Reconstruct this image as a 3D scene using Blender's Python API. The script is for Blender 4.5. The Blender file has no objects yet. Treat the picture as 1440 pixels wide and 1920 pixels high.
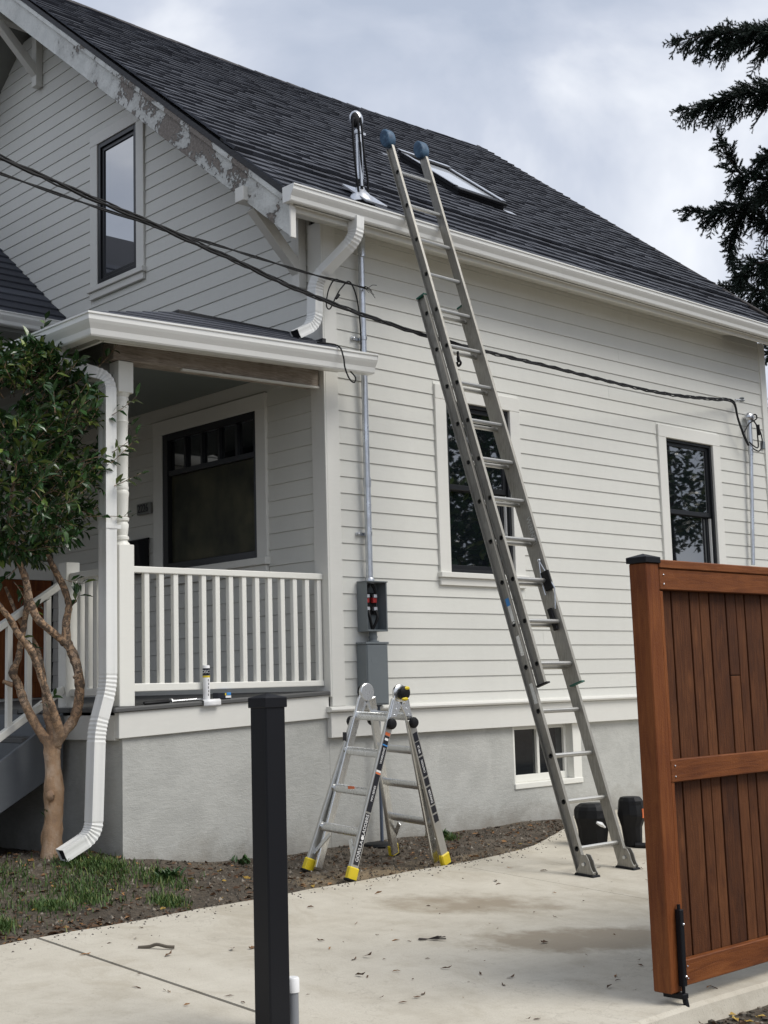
import bpy, bmesh, math, random
import numpy as np
from mathutils import Vector, Matrix, Quaternion
random.seed(7); rng=np.random.default_rng(7)
R=math.radians
sc=bpy.context.scene; C=sc.collection
# ------------------------------------------------------------------ camera
cd=bpy.data.cameras.new('camera'); cam=bpy.data.objects.new('camera',cd); C.objects.link(cam)
yaw,pit,rol=R(46.6986),R(7.3033),R(-1.6059)
F=Vector((-math.sin(yaw)*math.cos(pit),math.cos(yaw)*math.cos(pit),math.sin(pit)))
rt=Vector((math.cos(yaw),math.sin(yaw),0)); up=rt.cross(F)
r2=rt*math.cos(rol)+up*math.sin(rol); u2=up*math.cos(rol)-rt*math.sin(rol)
cam.matrix_world=Matrix(((r2.x,u2.x,-F.x,7.5),(r2.y,u2.y,-F.y,-6.494),(r2.z,u2.z,-F.z,1.225),(0,0,0,1)))
cd.sensor_fit='VERTICAL'; cd.sensor_height=24; cd.sensor_width=18; cd.lens=2549.7/1920*24; cd.clip_end=2000; cd.clip_start=.05
sc.camera=cam; CAM=Vector((7.5,-6.494,1.225))
# ------------------------------------------------------------------ sky, sun, exposure
SUN_EL,SUN_AZ=R(52),R(28)          # azimuth from +x towards +y
w=bpy.data.worlds.new('World'); sc.world=w; w.use_nodes=True
nt=w.node_tree; nt.nodes.clear()
def wn(t,**k):
    n=nt.nodes.new(t)
    for a,b in k.items(): setattr(n,a,b)
    return n
out=wn('ShaderNodeOutputWorld'); bg=wn('ShaderNodeBackground'); bg.inputs[1].default_value=.1
sky=wn('ShaderNodeTexSky',sky_type='NISHITA'); sky.sun_disc=False; sky.sun_elevation=SUN_EL; sky.sun_rotation=R(90)-SUN_AZ
tc=wn('ShaderNodeTexCoord'); mp=wn('ShaderNodeMapping'); mp.inputs['Scale'].default_value=(1,1,1.5); mp.inputs['Location'].default_value=(4.4,5.5,1.1)
ns=wn('ShaderNodeTexNoise'); ns.inputs['Scale'].default_value=3.2; ns.inputs['Detail'].default_value=6; ns.inputs['Roughness'].default_value=.52; ns.inputs['Distortion'].default_value=.5
cr=wn('ShaderNodeValToRGB'); e=cr.color_ramp.elements
e[0].position=.40; e[0].color=(.42,.47,.57,1); e[1].position=.64; e[1].color=(.84,.86,.90,1)
m_=e.new(.51); m_.color=(.54,.58,.67,1)
sc10=wn('ShaderNodeVectorMath',operation='SCALE'); sc10.inputs['Scale'].default_value=6.9
mx=wn('ShaderNodeMix',data_type='RGBA'); mx.inputs[0].default_value=.93
L=nt.links.new
L(tc.outputs['Generated'],mp.inputs[0]); L(mp.outputs[0],ns.inputs['Vector']); L(ns.outputs[0],cr.inputs[0]); L(cr.outputs[0],sc10.inputs[0])
L(sky.outputs[0],mx.inputs[6]); L(sc10.outputs[0],mx.inputs[7]); L(mx.outputs[2],bg.inputs[0]); L(bg.outputs[0],out.inputs[0])
sl=bpy.data.lights.new('sun','SUN'); sl.energy=1.5; sl.angle=R(32); sl.color=(1,.965,.9)
so=bpy.data.objects.new('sun',sl); C.objects.link(so); so.location=(20,10,30)
sv=Vector((math.cos(SUN_EL)*math.cos(SUN_AZ),math.cos(SUN_EL)*math.sin(SUN_AZ),math.sin(SUN_EL)))
so.rotation_euler=sv.to_track_quat('Z','Y').to_euler()
vs=sc.view_settings; vs.view_transform='Standard'; vs.look='None'; vs.gamma=1; vs.exposure=.80; vs.use_curve_mapping=False
# ------------------------------------------------------------------ materials
class M:
    def __init__(s,name,base=(.5,.5,.5),rough=.6,metal=0,spec=.5,ior=None):
        s.m=bpy.data.materials.new(name); s.m.use_nodes=True; s.t=s.m.node_tree
        s.b=s.t.nodes['Principled BSDF']; s.b.inputs['Base Color'].default_value=(*base,1)
        s.b.inputs['Roughness'].default_value=rough; s.b.inputs['Metallic'].default_value=metal
        s.b.inputs['Specular IOR Level'].default_value=spec
        if ior: s.b.inputs['IOR'].default_value=ior
    def n(s,t,**k):
        x=s.t.nodes.new(t)
        for a,b in k.items():
            if a.startswith('i_'):
                x.inputs[a[2:].replace('_',' ')].default_value=b
            else: setattr(x,a,b)
        return x
    def l(s,a,b): s.t.links.new(a,b)
    def coord(s,world=True,scale=(1,1,1),rand=False):
        if world: o=s.n('ShaderNodeNewGeometry').outputs['Position']
        else: o=s.n('ShaderNodeTexCoord').outputs['Object']
        if rand:
            oi=s.n('ShaderNodeObjectInfo'); v=s.n('ShaderNodeVectorMath',operation='SCALE'); v.inputs['Scale'].default_value=37.
            cx=s.n('ShaderNodeCombineXYZ'); s.l(oi.outputs['Random'],cx.inputs[0]); s.l(oi.outputs['Random'],cx.inputs[1]); s.l(oi.outputs['Random'],cx.inputs[2]); s.l(cx.outputs[0],v.inputs[0])
            a=s.n('ShaderNodeVectorMath',operation='ADD'); s.l(o,a.inputs[0]); s.l(v.outputs[0],a.inputs[1]); o=a.outputs[0]
        mp=s.n('ShaderNodeMapping'); mp.inputs['Scale'].default_value=scale; s.l(o,mp.inputs[0]); return mp.outputs[0]
    def noise(s,c,scale,detail=4,rough=.55,dist=0):
        x=s.n('ShaderNodeTexNoise',i_Scale=scale,i_Detail=detail,i_Roughness=rough,i_Distortion=dist); s.l(c,x.inputs['Vector']); return x.outputs[0]
    def ramp(s,f,stops):
        x=s.n('ShaderNodeValToRGB'); e=x.color_ramp.elements
        e[0].position=stops[0][0]; e[0].color=(*stops[0][1],1); e[1].position=stops[-1][0]; e[1].color=(*stops[-1][1],1)
        for p,c in stops[1:-1]:
            k=e.new(p); k.color=(*c,1)
        s.l(f,x.inputs[0]); return x.outputs[0]
    def mix(s,f,a,b,mode='MIX'):
        x=s.n('ShaderNodeMix',data_type='RGBA',blend_type=mode)
        for v,i in((f,0),(a,6),(b,7)):
            if hasattr(v,'links'): s.l(v,x.inputs[i])
            else: x.inputs[i].default_value=v if i==0 else (*v,1)
        return x.outputs[2]
    def math(s,op,a,b=None,clamp=False):
        x=s.n('ShaderNodeMath',operation=op,use_clamp=clamp)
        for v,i in((a,0),(b,1)):
            if v is None: continue
            if hasattr(v,'links'): s.l(v,x.inputs[i])
            else: x.inputs[i].default_value=v
        return x.outputs[0]
    def sep(s,c):
        x=s.n('ShaderNodeSeparateXYZ'); s.l(c,x.inputs[0]); return x.outputs
    def col(s,c): s.l(c,s.b.inputs['Base Color']); return s
    def rgh(s,c): s.l(c,s.b.inputs['Roughness']); return s
    def bump(s,h,strength=.3,dist=.01):
        x=s.n('ShaderNodeBump',i_Strength=strength,i_Distance=dist); s.l(h,x.inputs['Height']); s.l(x.outputs[0],s.b.inputs['Normal']); return s
def lo(c,k): return tuple(v*k for v in c)
def paint(name,c,rough=.5,var=.06,bump=.06):
    m=M(name,c,rough); k=m.coord(True); n1=m.noise(k,1.7,4); n2=m.noise(m.coord(True,(1,1,6)),9,4)
    n3=m.noise(m.coord(True,(9,9,.8)),1.6,4,.6); f=m.math('ADD',m.math('MULTIPLY',n1,.5),m.math('ADD',m.math('MULTIPLY',n2,.3),m.math('MULTIPLY',n3,.2)))
    oi=m.n('ShaderNodeObjectInfo'); f=m.math('ADD',f,m.math('MULTIPLY',m.math('SUBTRACT',oi.outputs['Random'],.5),.25))
    m.col(m.ramp(f,[(.3,lo(c,1-var)),(.7,lo(c,1+var*.5))])); m.bump(m.noise(m.coord(True,(1,1,1)),70,2),bump,.002); return m.m
SID=(.675,.67,.622)
m_sid=paint('siding_paint',SID,.5,.06,.15)
m_trim=paint('trim_paint',(.73,.72,.672),.45,.05)
m_rail=paint('railing_paint',(.80,.79,.73),.4,.04)
m_gut=paint('gutter_enamel',(.82,.82,.79),.28,.04,.02)
m_back=M('wall_sheathing',(.06,.06,.055),.9).m
m_deckgrey=paint('deck_paint',(.09,.09,.088),.6,.15)
m_skirtgrey=paint('stair_paint',(.12,.13,.14),.6,.1)
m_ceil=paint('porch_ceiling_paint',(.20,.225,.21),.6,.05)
m_soff=paint('shaded_soffit_paint',(.20,.205,.19),.7,.1)  # darkened so the colour itself carries the shade under the overhangs
m_blackmetal=M('black_powder_coat',(.006,.0065,.009),.5,0,.28).m
m_blk=M('black_rubber',(.006,.006,.007),.55,0,.3)
m_blk.bump(m_blk.noise(m_blk.coord(),60,3),.2,.003); m_blk=m_blk.m
m_frame=M('black_window_frame',(.010,.011,.013),.35).m
m_glass=M('window_glass',(.006,.008,.010),.02,0,.5,2.1); m_glass.bump(m_glass.noise(m_glass.coord(),1.6,2),.05,.02); m_glass=m_glass.m
m_glass2=M('coated_window_glass',(.006,.008,.010),.015,0,.5,3.0); m_glass2.bump(m_glass2.noise(m_glass2.coord(),1.3,2),.04,.02); m_glass2=m_glass2.m
m_glass3=M('mirror_coated_glass',(.02,.025,.035),.015,0,.5,5.5).m
m_paper=M('masked_glass',(.05,.048,.036),.5,0,.15)
k=m_paper.coord(True,(1.3,1,1.1)); v=m_paper.n('ShaderNodeTexVoronoi',i_Scale=3.3,distance='CHEBYCHEV'); m_paper.l(k,v.inputs['Vector'])
m_paper.col(m_paper.mix(.5,m_paper.ramp(v.outputs['Distance'],[(.0,(.10,.095,.055)),(.7,(.022,.024,.018))]),m_paper.ramp(m_paper.noise(k,3),[(.35,(.03,.032,.024)),(.65,(.105,.10,.062))]))); m_paper=m_paper.m
# stucco
s=M('stucco',(.4,.4,.39),.85); k=s.coord(); n1=s.noise(k,1.1,5,.6); n2=s.noise(s.coord(True,(1,1,3)),16,5,.7); n3=s.noise(k,120,2)
z=s.sep(s.coord())[2]
c=s.ramp(s.math('ADD',s.math('MULTIPLY',n1,.6),s.math('MULTIPLY',n2,.4)),[(.32,(.40,.40,.375)),(.5,(.475,.475,.445)),(.7,(.53,.525,.495))])
dirt=s.math('MULTIPLY',s.math('SUBTRACT',s.math('ADD',s.math('MULTIPLY',s.noise(k,6,5,.7),.46),.06),z),4,True)
n5=s.noise(k,2.4,6,.7,.6); c=s.mix(s.math('MULTIPLY',s.ramp(n5,[(.48,(0,0,0)),(.62,(1,1,1))]),.3),c,(.30,.30,.28)); s.col(s.mix(s.math('MULTIPLY',dirt,.6),c,(.19,.165,.13))); s.bump(s.math('ADD',s.math('MULTIPLY',n2,1.),s.math('MULTIPLY',n3,.5)),.45,.008); m_stucco=s.m
# shingles
s=M('asphalt_shingle',(.04,.042,.05),.78,0,.35); g=s.n('ShaderNodeNewGeometry'); oi=s.n('ShaderNodeObjectInfo')
f=s.math('FRACT',s.math('ADD',g.outputs['Random Per Island'],s.math('MULTIPLY',oi.outputs['Random'],7.3)))
n1=s.noise(s.coord(),420,2,.7); n2=s.noise(s.coord(),3,3)
c=s.ramp(s.math('ADD',s.math('MULTIPLY',f,.75),s.math('MULTIPLY',n2,.3)),[(.05,(.037,.040,.050)),(.5,(.053,.057,.071)),(.95,(.076,.082,.099))])
s.col(s.mix(.6,c,s.ramp(n1,[(.35,(.35,.35,.36)),(.65,(1.6,1.6,1.6))]),'MULTIPLY')); s.bump(n1,.5,.003); m_shin=s.m
s=M('black_membrane',(.014,.014,.017),.6); s.bump(s.noise(s.coord(True,(1,1,8)),8,4),.4,.01); m_memb=s.m
s=M('ridge_tar',(.04,.03,.027),.8); s.col(s.ramp(s.noise(s.coord(),14,4,.7),[(.3,(.016,.014,.015)),(.7,(.045,.035,.031))])); m_ridge=s.m
# concrete slab
s=M('concrete',(.55,.53,.48),.8); k=s.coord(); n1=s.noise(k,.9,5,.6); n2=s.noise(k,5,6,.65); n3=s.noise(k,90,3,.6)
c=s.ramp(s.math('ADD',s.math('MULTIPLY',n1,.55),s.math('MULTIPLY',n2,.45)),[(.3,(.37,.33,.26)),(.5,(.505,.465,.385)),(.72,(.59,.55,.465))])
px=s.sep(k)
def blob(m,cx,cy,ang,a,b):
    ca,sa=math.cos(ang),math.sin(ang)
    dx=m.math('SUBTRACT',px[0],cx); dy=m.math('SUBTRACT',px[1],cy)
    q1=m.math('DIVIDE',m.math('ADD',m.math('MULTIPLY',dx,ca),m.math('MULTIPLY',dy,sa)),a); q2=m.math('DIVIDE',m.math('SUBTRACT',m.math('MULTIPLY',dy,ca),m.math('MULTIPLY',dx,sa)),b)
    r=m.math('ADD',m.math('MULTIPLY',q1,q1),m.math('MULTIPLY',q2,q2)); r=m.math('ADD',r,m.math('MULTIPLY',m.math('SUBTRACT',n2,.5),2.2))
    return m.math('SUBTRACT',1,r,True)
st=s.math('ADD',blob(s,2.05,-.75,.75,.62,.34),s.math('MULTIPLY',blob(s,3.05,-.95,1.0,.72,.30),1.5),True)
c=s.mix(s.math('MULTIPLY',st,.72),c,(.225,.175,.115))
sp=s.ramp(s.noise(k,23,3,.6),[(.64,(0,0,0)),(.74,(1,1,1))]); c=s.mix(s.math('MULTIPLY',sp,.25),c,(.24,.20,.15))
n4=s.noise(s.coord(True,(1,1.6,1)),2.1,6,.7,.8); c=s.mix(s.math('MULTIPLY',s.ramp(n4,[(.52,(0,0,0)),(.66,(1,1,1))]),.35),c,(.33,.28,.20)); n5=s.noise(k,150,2,.5); c=s.mix(s.math('MULTIPLY',s.ramp(n5,[(.60,(0,0,0)),(.72,(1,1,1))]),.35),c,(.22,.19,.15))
wv=s.n('ShaderNodeVectorMath',operation='ADD'); nz=s.n('ShaderNodeTexNoise',i_Scale=1.7,i_Detail=6.,i_Roughness=.65); s.l(k,nz.inputs['Vector']); s.l(k,wv.inputs[0]); s.l(nz.outputs[1],wv.inputs[1])
ck=s.n('ShaderNodeTexVoronoi',i_Scale=.42,feature='DISTANCE_TO_EDGE'); s.l(wv.outputs[0],ck.inputs['Vector']); cf=s.ramp(ck.outputs['Distance'],[(.0,(1,1,1)),(.0035,(0,0,0))])
c=s.mix(s.math('MULTIPLY',cf,.25),c,(.20,.17,.13)); br=s.noise(s.coord(True,(70,2.2,1)),1.,3,.6)
c=s.mix(s.math('MULTIPLY',s.ramp(br,[(.45,(0,0,0)),(.7,(1,1,1))]),.12),c,(.36,.32,.26))
s.col(c); s.bump(s.math('ADD',s.math('MULTIPLY',br,.5),s.math('ADD',s.math('MULTIPLY',n2,.6),s.math('MULTIPLY',n3,.7))),.35,.006); m_conc=s.m
# soil
s=M('soil',(.1,.08,.06),.95); k=s.coord(); n1=s.noise(k,3,5,.65); n2=s.noise(k,38,5,.7)
c=s.ramp(s.math('ADD',s.math('MULTIPLY',n1,.4),s.math('MULTIPLY',n2,.6)),[(.33,(.028,.021,.014)),(.5,(.088,.069,.049)),(.64,(.17,.137,.10)),(.75,(.33,.285,.23))])
px=s.sep(k); edge=s.math('SUBTRACT',1.,s.math('MULTIPLY',s.math('ABSOLUTE',s.math('SUBTRACT',px[0],.9)),4.5),True)
gr=s.math('MULTIPLY',edge,s.math('GREATER_THAN',px[1],-1.1)); c=s.mix(s.math('MULTIPLY',gr,s.ramp(n1,[(.35,(0,0,0)),(.6,(.75,.75,.75))])),c,(.36,.27,.16))
s.col(c); s.bump(s.math('ADD',n2,n1),.9,.03); m_soil=s.m
# metals
def metal(name,c,rough,var=.12,streak=(1,1,8),bump=.08,met=.9):
    s=M(name,c,rough,met); k=s.coord(True,streak); n=s.noise(k,14,5,.65); n2=s.noise(s.coord(),3,3)
    f=s.math('ADD',s.math('MULTIPLY',n,.6),s.math('MULTIPLY',n2,.4))
    s.col(s.ramp(f,[(.3,lo(c,1-var*1.6)),(.7,lo(c,1+var))])); s.rgh(s.ramp(f,[(.3,(min(1,rough+.15),)*3),(.7,(max(0,rough-.1),)*3)])); s.bump(n,bump,.003); return s.m
m_alu=metal('weathered_aluminium',(.36,.345,.31),.5,.2,(8,8,1),.1,.75)
m_alu2=metal('bright_aluminium',(.72,.725,.72),.27,.1,(8,8,1),.05,.95)
m_alu3=metal('satin_aluminium',(.56,.555,.53),.36,.1,(8,8,1),.05,.9)
m_galv=metal('galvanized_steel',(.62,.64,.67),.3,.15,(1,1,1),.05,.95)
m_boxg=paint('grey_enamel',(.16,.18,.19),.4,.06,.02)
m_cable=M('black_cable',(.007,.007,.008),.6,0,.25).m
m_lead=M('lead_flashing',(.72,.73,.75),.3,.85).m
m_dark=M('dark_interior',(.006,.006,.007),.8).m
m_yel=M('yellow_plastic',(.72,.55,.02),.45).m
m_red=M('red_plastic',(.35,.02,.02),.4).m
m_blue=M('blue_rubber',(.035,.085,.15),.6); m_blue.col(m_blue.ramp(m_blue.noise(m_blue.coord(),30,4,.7),[(.35,(.025,.06,.115)),(.6,(.05,.115,.19)),(.75,(.22,.28,.34))])); m_blue=m_blue.m
m_green=M('green_plastic',(.015,.10,.07),.5).m
m_stick=M('black_label',(.012,.013,.02),.35).m
m_white=M('white_print',(.8,.8,.8),.5).m
m_bluep=M('blue_print',(.05,.25,.6),.4).m
m_orange=M('orange_print',(.75,.18,.06),.5).m
m_pvc=M('grey_pvc',(.22,.23,.25),.4).m
m_capw=M('white_pvc',(.8,.8,.8),.4).m
# stained wood: grain along the object's long axis (local z or local y)
def wood(name,axis,c1,c2,c3,rough=.55,rowdy=1.):
    s=M(name,c2,rough,0,.25); sc_={'z':(9,9,.7),'y':(9,.7,9),'x':(.7,9,9)}[axis]
    k=s.coord(False,sc_,True); n=s.noise(k,5.2,6,.62,1.2*rowdy); n2=s.noise(s.coord(False,(1.5,1.5,1.5),True),2.2,4,.6)
    kn=s.n('ShaderNodeTexVoronoi',i_Scale=4.2); s.l(s.coord(False,{'z':(1.6,1.6,.55),'y':(1.6,.55,1.6),'x':(.55,1.6,1.6)}[axis],True),kn.inputs['Vector'])
    kk=s.ramp(kn.outputs['Distance'],[(.03,(1,1,1)),(.14,(0,0,0))])
    oi=s.n('ShaderNodeObjectInfo'); f=s.math('ADD',s.math('MULTIPLY',n,.6),s.math('MULTIPLY',n2,.4)); f=s.math('ADD',f,s.math('MULTIPLY',s.math('SUBTRACT',oi.outputs['Random'],.5),.2))
    c=s.ramp(f,[(.3,c1),(.5,c2),(.72,c3)]); s.col(s.mix(s.math('MULTIPLY',kk,.55),c,lo(c3,1.25))); s.bump(s.math('ADD',n,s.noise(s.coord(False,(1,1,1),True),160,2)),.35,.004); return s.m
cA,cB,cC=(.075,.018,.005),(.17,.047,.012),(.27,.092,.024)
m_woodz=wood('stained_cedar_vertical','z',cA,cB,cC); m_woody=wood('stained_cedar_rail','y',(.10,.028,.008),(.19,.06,.016),(.29,.105,.032))
m_boardz=wood('stained_cedar_board','z',(.035,.012,.005),(.088,.030,.010),(.16,.06,.021),.65,1.6)
m_postd=wood('stained_cedar_post','z',(.07,.018,.005),(.15,.042,.011),(.23,.075,.02))
m_grey=wood('bare_weathered_beam','y',(.16,.135,.11),(.35,.30,.255),(.52,.47,.41),.85,2.)
# peeling rake paint
s=M('peeling_paint',(.7,.7,.67),.6); k=s.coord(); n=s.noise(k,3.1,6,.6,.6); nb=s.noise(s.coord(True,(3,3,3)),14,5,.7)
x=s.sep(k)[0]
band=s.math('SUBTRACT',1.,s.math('MULTIPLY',s.math('ABSOLUTE',s.math('ADD',x,1.15)),.62),True)
f=s.math('ADD',s.math('MULTIPLY',n,.75),s.math('ADD',s.math('MULTIPLY',nb,.18),s.math('MULTIPLY',band,.19)))
pe=s.ramp(f,[(.595,(0,0,0)),(.61,(1,1,1))])
wood_c=s.ramp(s.noise(s.coord(True,(5,5,5)),9,6,.75),[(.3,(.10,.078,.062)),(.5,(.19,.16,.135)),(.7,(.31,.28,.25))]); pc=s.ramp(s.noise(k,6,4),[(.3,(.58,.595,.57)),(.6,(.70,.71,.68))])
sm=s.math('MULTIPLY',s.ramp(f,[(.46,(0,0,0)),(.60,(.8,.8,.8))]),nb); pc=s.mix(sm,pc,(.24,.23,.21))
s.col(s.mix(pe,pc,wood_c)); s.bump(s.math('SUBTRACT',nb,s.math('MULTIPLY',pe,2.2)),1.,.008); m_peel=s.m
# foliage
def leafm(name,c1,c2,rough):
    s=M(name,c1,rough,0,.5); g=s.n('ShaderNodeNewGeometry'); oi=s.n('ShaderNodeObjectInfo')
    f=s.math('FRACT',s.math('ADD',g.outputs['Random Per Island'],oi.outputs['Random'])); s.col(s.ramp(f,[(.0,lo(c1,.7)),(.75,c1),(1.,c2)])); return s.m
m_leaf=leafm('camellia_leaf',(.034,.082,.024),(.19,.24,.055),.22)
m_need=leafm('spruce_needle',(.012,.028,.018),(.030,.055,.034),.6)
m_grass=leafm('grass_blade',(.06,.12,.022),(.20,.21,.06),.6)
m_dead=leafm('dead_leaf',(.10,.05,.022),(.33,.17,.06),.75)
m_yl=leafm('yellow_leaf',(.42,.27,.05),(.5,.36,.1),.7)
m_chip=leafm('stone_chip',(.10,.085,.065),(.32,.28,.23),.9)
m_weed=leafm('weed_leaf',(.03,.08,.02),(.07,.13,.03),.5)
s=M('camellia_bark',(.25,.15,.09),.75); k=s.coord(); n=s.noise(s.coord(True,(1,1,.5)),8,5,.65,.4); n2=s.noise(k,60,4,.7); n3=s.noise(k,30,6,.8,.5)
c=s.ramp(n,[(.3,(.24,.16,.11)),(.5,(.43,.27,.155)),(.7,(.56,.42,.31))]); blot=s.ramp(n3,[(.46,(0,0,0)),(.52,(1,1,1))])
zf=s.math('MULTIPLY',s.math('SUBTRACT',s.sep(k)[2],.75),2.,True); c=s.mix(s.math('MULTIPLY',s.math('MULTIPLY',blot,zf),.85),c,(.055,.042,.033)); s.col(c); s.bump(s.math('ADD',n2,n3),.6,.008); m_bark=s.m
s=M('spruce_bark',(.05,.04,.035),.9); m_bark2=s.m
# ------------------------------------------------------------------ mesh helpers
class MB:
    def __init__(s): s.v=[]; s.f=[]
    def add(s,vs,fs):
        b=len(s.v); s.v+= [tuple(p) for p in vs]; s.f+= [tuple(i+b for i in f) for f in fs]; return s
    def box(s,x0,x1,y0,y1,z0,z1):
        return s.add([(x0,y0,z0),(x1,y0,z0),(x1,y1,z0),(x0,y1,z0),(x0,y0,z1),(x1,y0,z1),(x1,y1,z1),(x0,y1,z1)],
            [(0,3,2,1),(4,5,6,7),(0,1,5,4),(1,2,6,5),(2,3,7,6),(3,0,4,7)])
    def hexa(s,p): # 8 points, bottom loop then top loop
        return s.add(p,[(0,3,2,1),(4,5,6,7),(0,1,5,4),(1,2,6,5),(2,3,7,6),(3,0,4,7)])
    def beam(s,p0,p1,a,b,side):  # rectangular bar; a along side, b along normal
        p0,p1=Vector(p0),Vector(p1); t=(p1-p0).normalized(); sd=Vector(side); sd=(sd-t*sd.dot(t)).normalized(); n=t.cross(sd)
        c=[(-a/2,-b/2),(a/2,-b/2),(a/2,b/2),(-a/2,b/2)]
        return s.hexa([p0+sd*i+n*j for i,j in c]+[p1+sd*i+n*j for i,j in c])
    def prism(s,poly,vec):
        n=len(poly); vec=Vector(vec); P=[Vector(p) for p in poly]; Q=[p+vec for p in P]
        return s.add(P+Q,[tuple(range(n-1,-1,-1)),tuple(range(n,2*n))]+[(i,(i+1)%n,n+(i+1)%n,n+i) for i in range(n)])
    def sweep(s,path,prof,side=(0,0,1),scales=None,cap=True,closed=True):
        P=[Vector(p) for p in path]; n=len(prof); b=len(s.v); sd=Vector(side)
        for i,p in enumerate(P):
            t=((P[min(i+1,len(P)-1)]-p).normalized()+(p-P[max(i-1,0)]).normalized())
            if t.length<1e-6: t=P[min(i+1,len(P)-1)]-P[max(i-1,0)]
            t.normalize(); q=sd-t*sd.dot(t)
            if q.length<1e-3: q=t.orthogonal()
            q.normalize(); r=t.cross(q); k=scales[i] if scales else 1
            ka,kb=(k if isinstance(k,tuple) else (k,k))
            if not scales or True: sd=q if len(prof)>0 and side=='t' else sd
            for a_,b_ in prof: s.v.append(tuple(p+q*a_*ka+r*b_*kb))
        m=len(P)
        for i in range(m-1):
            for j in range(n if closed else n-1):
                k2=(j+1)%n; s.f.append((b+i*n+j,b+i*n+k2,b+(i+1)*n+k2,b+(i+1)*n+j))
        if cap and closed:
            s.f.append(tuple(b+j for j in range(n-1,-1,-1))); s.f.append(tuple(b+(m-1)*n+j for j in range(n)))
        return s
    def tube(s,path,r,n=8,cap=True,jit=0):
        P=[Vector(p) for p in path]; rs=r if isinstance(r,(list,tuple)) else [r]*len(P)
        b=len(s.v); q=None
        for i,p in enumerate(P):
            t=(P[min(i+1,len(P)-1)]-P[max(i-1,0)]).normalized()
            q=t.orthogonal().normalized() if q is None else (q-t*q.dot(t)).normalized()
            w_=t.cross(q)
            for j in range(n):
                a=2*math.pi*j/n; s.v.append(tuple(p+(q*math.cos(a)+w_*math.sin(a))*(rs[i]*(1+random.uniform(-jit,jit)))))
        for i in range(len(P)-1):
            for j in range(n):
                k2=(j+1)%n; s.f.append((b+i*n+j,b+i*n+k2,b+(i+1)*n+k2,b+(i+1)*n+j))
        if cap:
            s.f.append(tuple(b+j for j in range(n-1,-1,-1))); m=len(P); s.f.append(tuple(b+(m-1)*n+j for j in range(n)))
        return s
    def lathe(s,c,rz,n=16,axis=(0,0,1)):
        ax=Vector(axis).normalized(); q=ax.orthogonal().normalized(); w_=ax.cross(q); c=Vector(c); b=len(s.v)
        for r,z in rz:
            for j in range(n):
                a=2*math.pi*j/n; s.v.append(tuple(c+ax*z+(q*math.cos(a)+w_*math.sin(a))*r))
        m=len(rz)
        for i in range(m-1):
            for j in range(n):
                k2=(j+1)%n; s.f.append((b+i*n+j,b+i*n+k2,b+(i+1)*n+k2,b+(i+1)*n+j))
        s.f.append(tuple(b+j for j in range(n-1,-1,-1))); s.f.append(tuple(b+(m-1)*n+j for j in range(n))); return s
    def ball(s,c,r,n=10,m=7):
        rx,ry,rz=r if isinstance(r,tuple) else (r,r,r); b=len(s.v); c=Vector(c)
        for i in range(m+1):
            th=math.pi*i/m
            for j in range(n):
                a=2*math.pi*j/n; s.v.append((c.x+rx*math.sin(th)*math.cos(a),c.y+ry*math.sin(th)*math.sin(a),c.z-rz*math.cos(th)))
        for i in range(m):
            for j in range(n):
                k2=(j+1)%n; s.f.append((b+i*n+j,b+i*n+k2,b+(i+1)*n+k2,b+(i+1)*n+j))
        return s
WL={}
def tag(o,label=None,cat=None,group=None,kind=None):
    if label: o['label']=label
    if cat: o['category']=cat
    if group: o['group']=group
    if kind: o['kind']=kind
    return o
def empty(name,loc,label=None,cat=None,group=None,kind=None,parent=None):
    o=bpy.data.objects.new(name,None); C.objects.link(o); o.empty_display_size=.1
    pl=WL[parent.name] if parent else Vector((0,0,0)); o.parent=parent; o.location=Vector(loc)-pl; WL[o.name]=Vector(loc)
    return tag(o,label,cat,group,kind)
def link(name,me,loc,parent=None):
    o=bpy.data.objects.new(name,me); C.objects.link(o); o.parent=parent
    pl=WL[parent.name] if parent else Vector((0,0,0)); o.location=Vector(loc)-pl; WL[o.name]=Vector(loc); return o
def ob(name,mb,mat,parent=None,smooth=False,bevel=0,kind=None,recalc=True,segs=1):
    n=len(mb.v); a=np.array(mb.v); c=(a.min(0)+a.max(0))/2
    me=bpy.data.meshes.new(name); me.from_pydata((a-c).tolist(),[],mb.f); me.materials.append(mat)
    if recalc:
        bm=bmesh.new(); bm.from_mesh(me); bmesh.ops.recalc_face_normals(bm,faces=bm.faces); bm.to_mesh(me); bm.free()
    if smooth:
        me.shade_smooth(); me.set_sharp_from_angle(angle=R(38))
    o=link(name,me,c,parent)
    if bevel:
        md=o.modifiers.new('bevel','BEVEL'); md.width=bevel; md.segments=segs; md.limit_method='ANGLE'; md.angle_limit=R(40)
    if kind: o['kind']=kind
    return o
def bx(name,x0,x1,y0,y1,z0,z1,mat,parent=None,bevel=.003): return ob(name,MB().box(x0,x1,y0,y1,z0,z1),mat,parent,bevel=bevel,recalc=False)
def text(name,body,size,mat,parent,loc,xdir,ydir,extrude=.0015,sx=1.0):
    cu=bpy.data.curves.new(name,'FONT'); cu.body=body; cu.size=size; cu.extrude=extrude; cu.align_x='CENTER'; cu.align_y='CENTER'
    t=bpy.data.objects.new('t_',cu); C.objects.link(t); bpy.context.view_layer.update()
    me=bpy.data.meshes.new_from_object(t.evaluated_get(bpy.context.evaluated_depsgraph_get())); bpy.data.objects.remove(t)
    X=Vector(xdir).normalized(); Y=Vector(ydir); Y=(Y-X*Y.dot(X)).normalized(); Z=X.cross(Y)
    rot=Matrix((X,Y,Z)).transposed().to_4x4(); me.transform(rot@Matrix.Diagonal((sx,1,1,1))); me.materials.clear(); me.materials.append(mat)
    return link(name,me,loc,parent)
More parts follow.
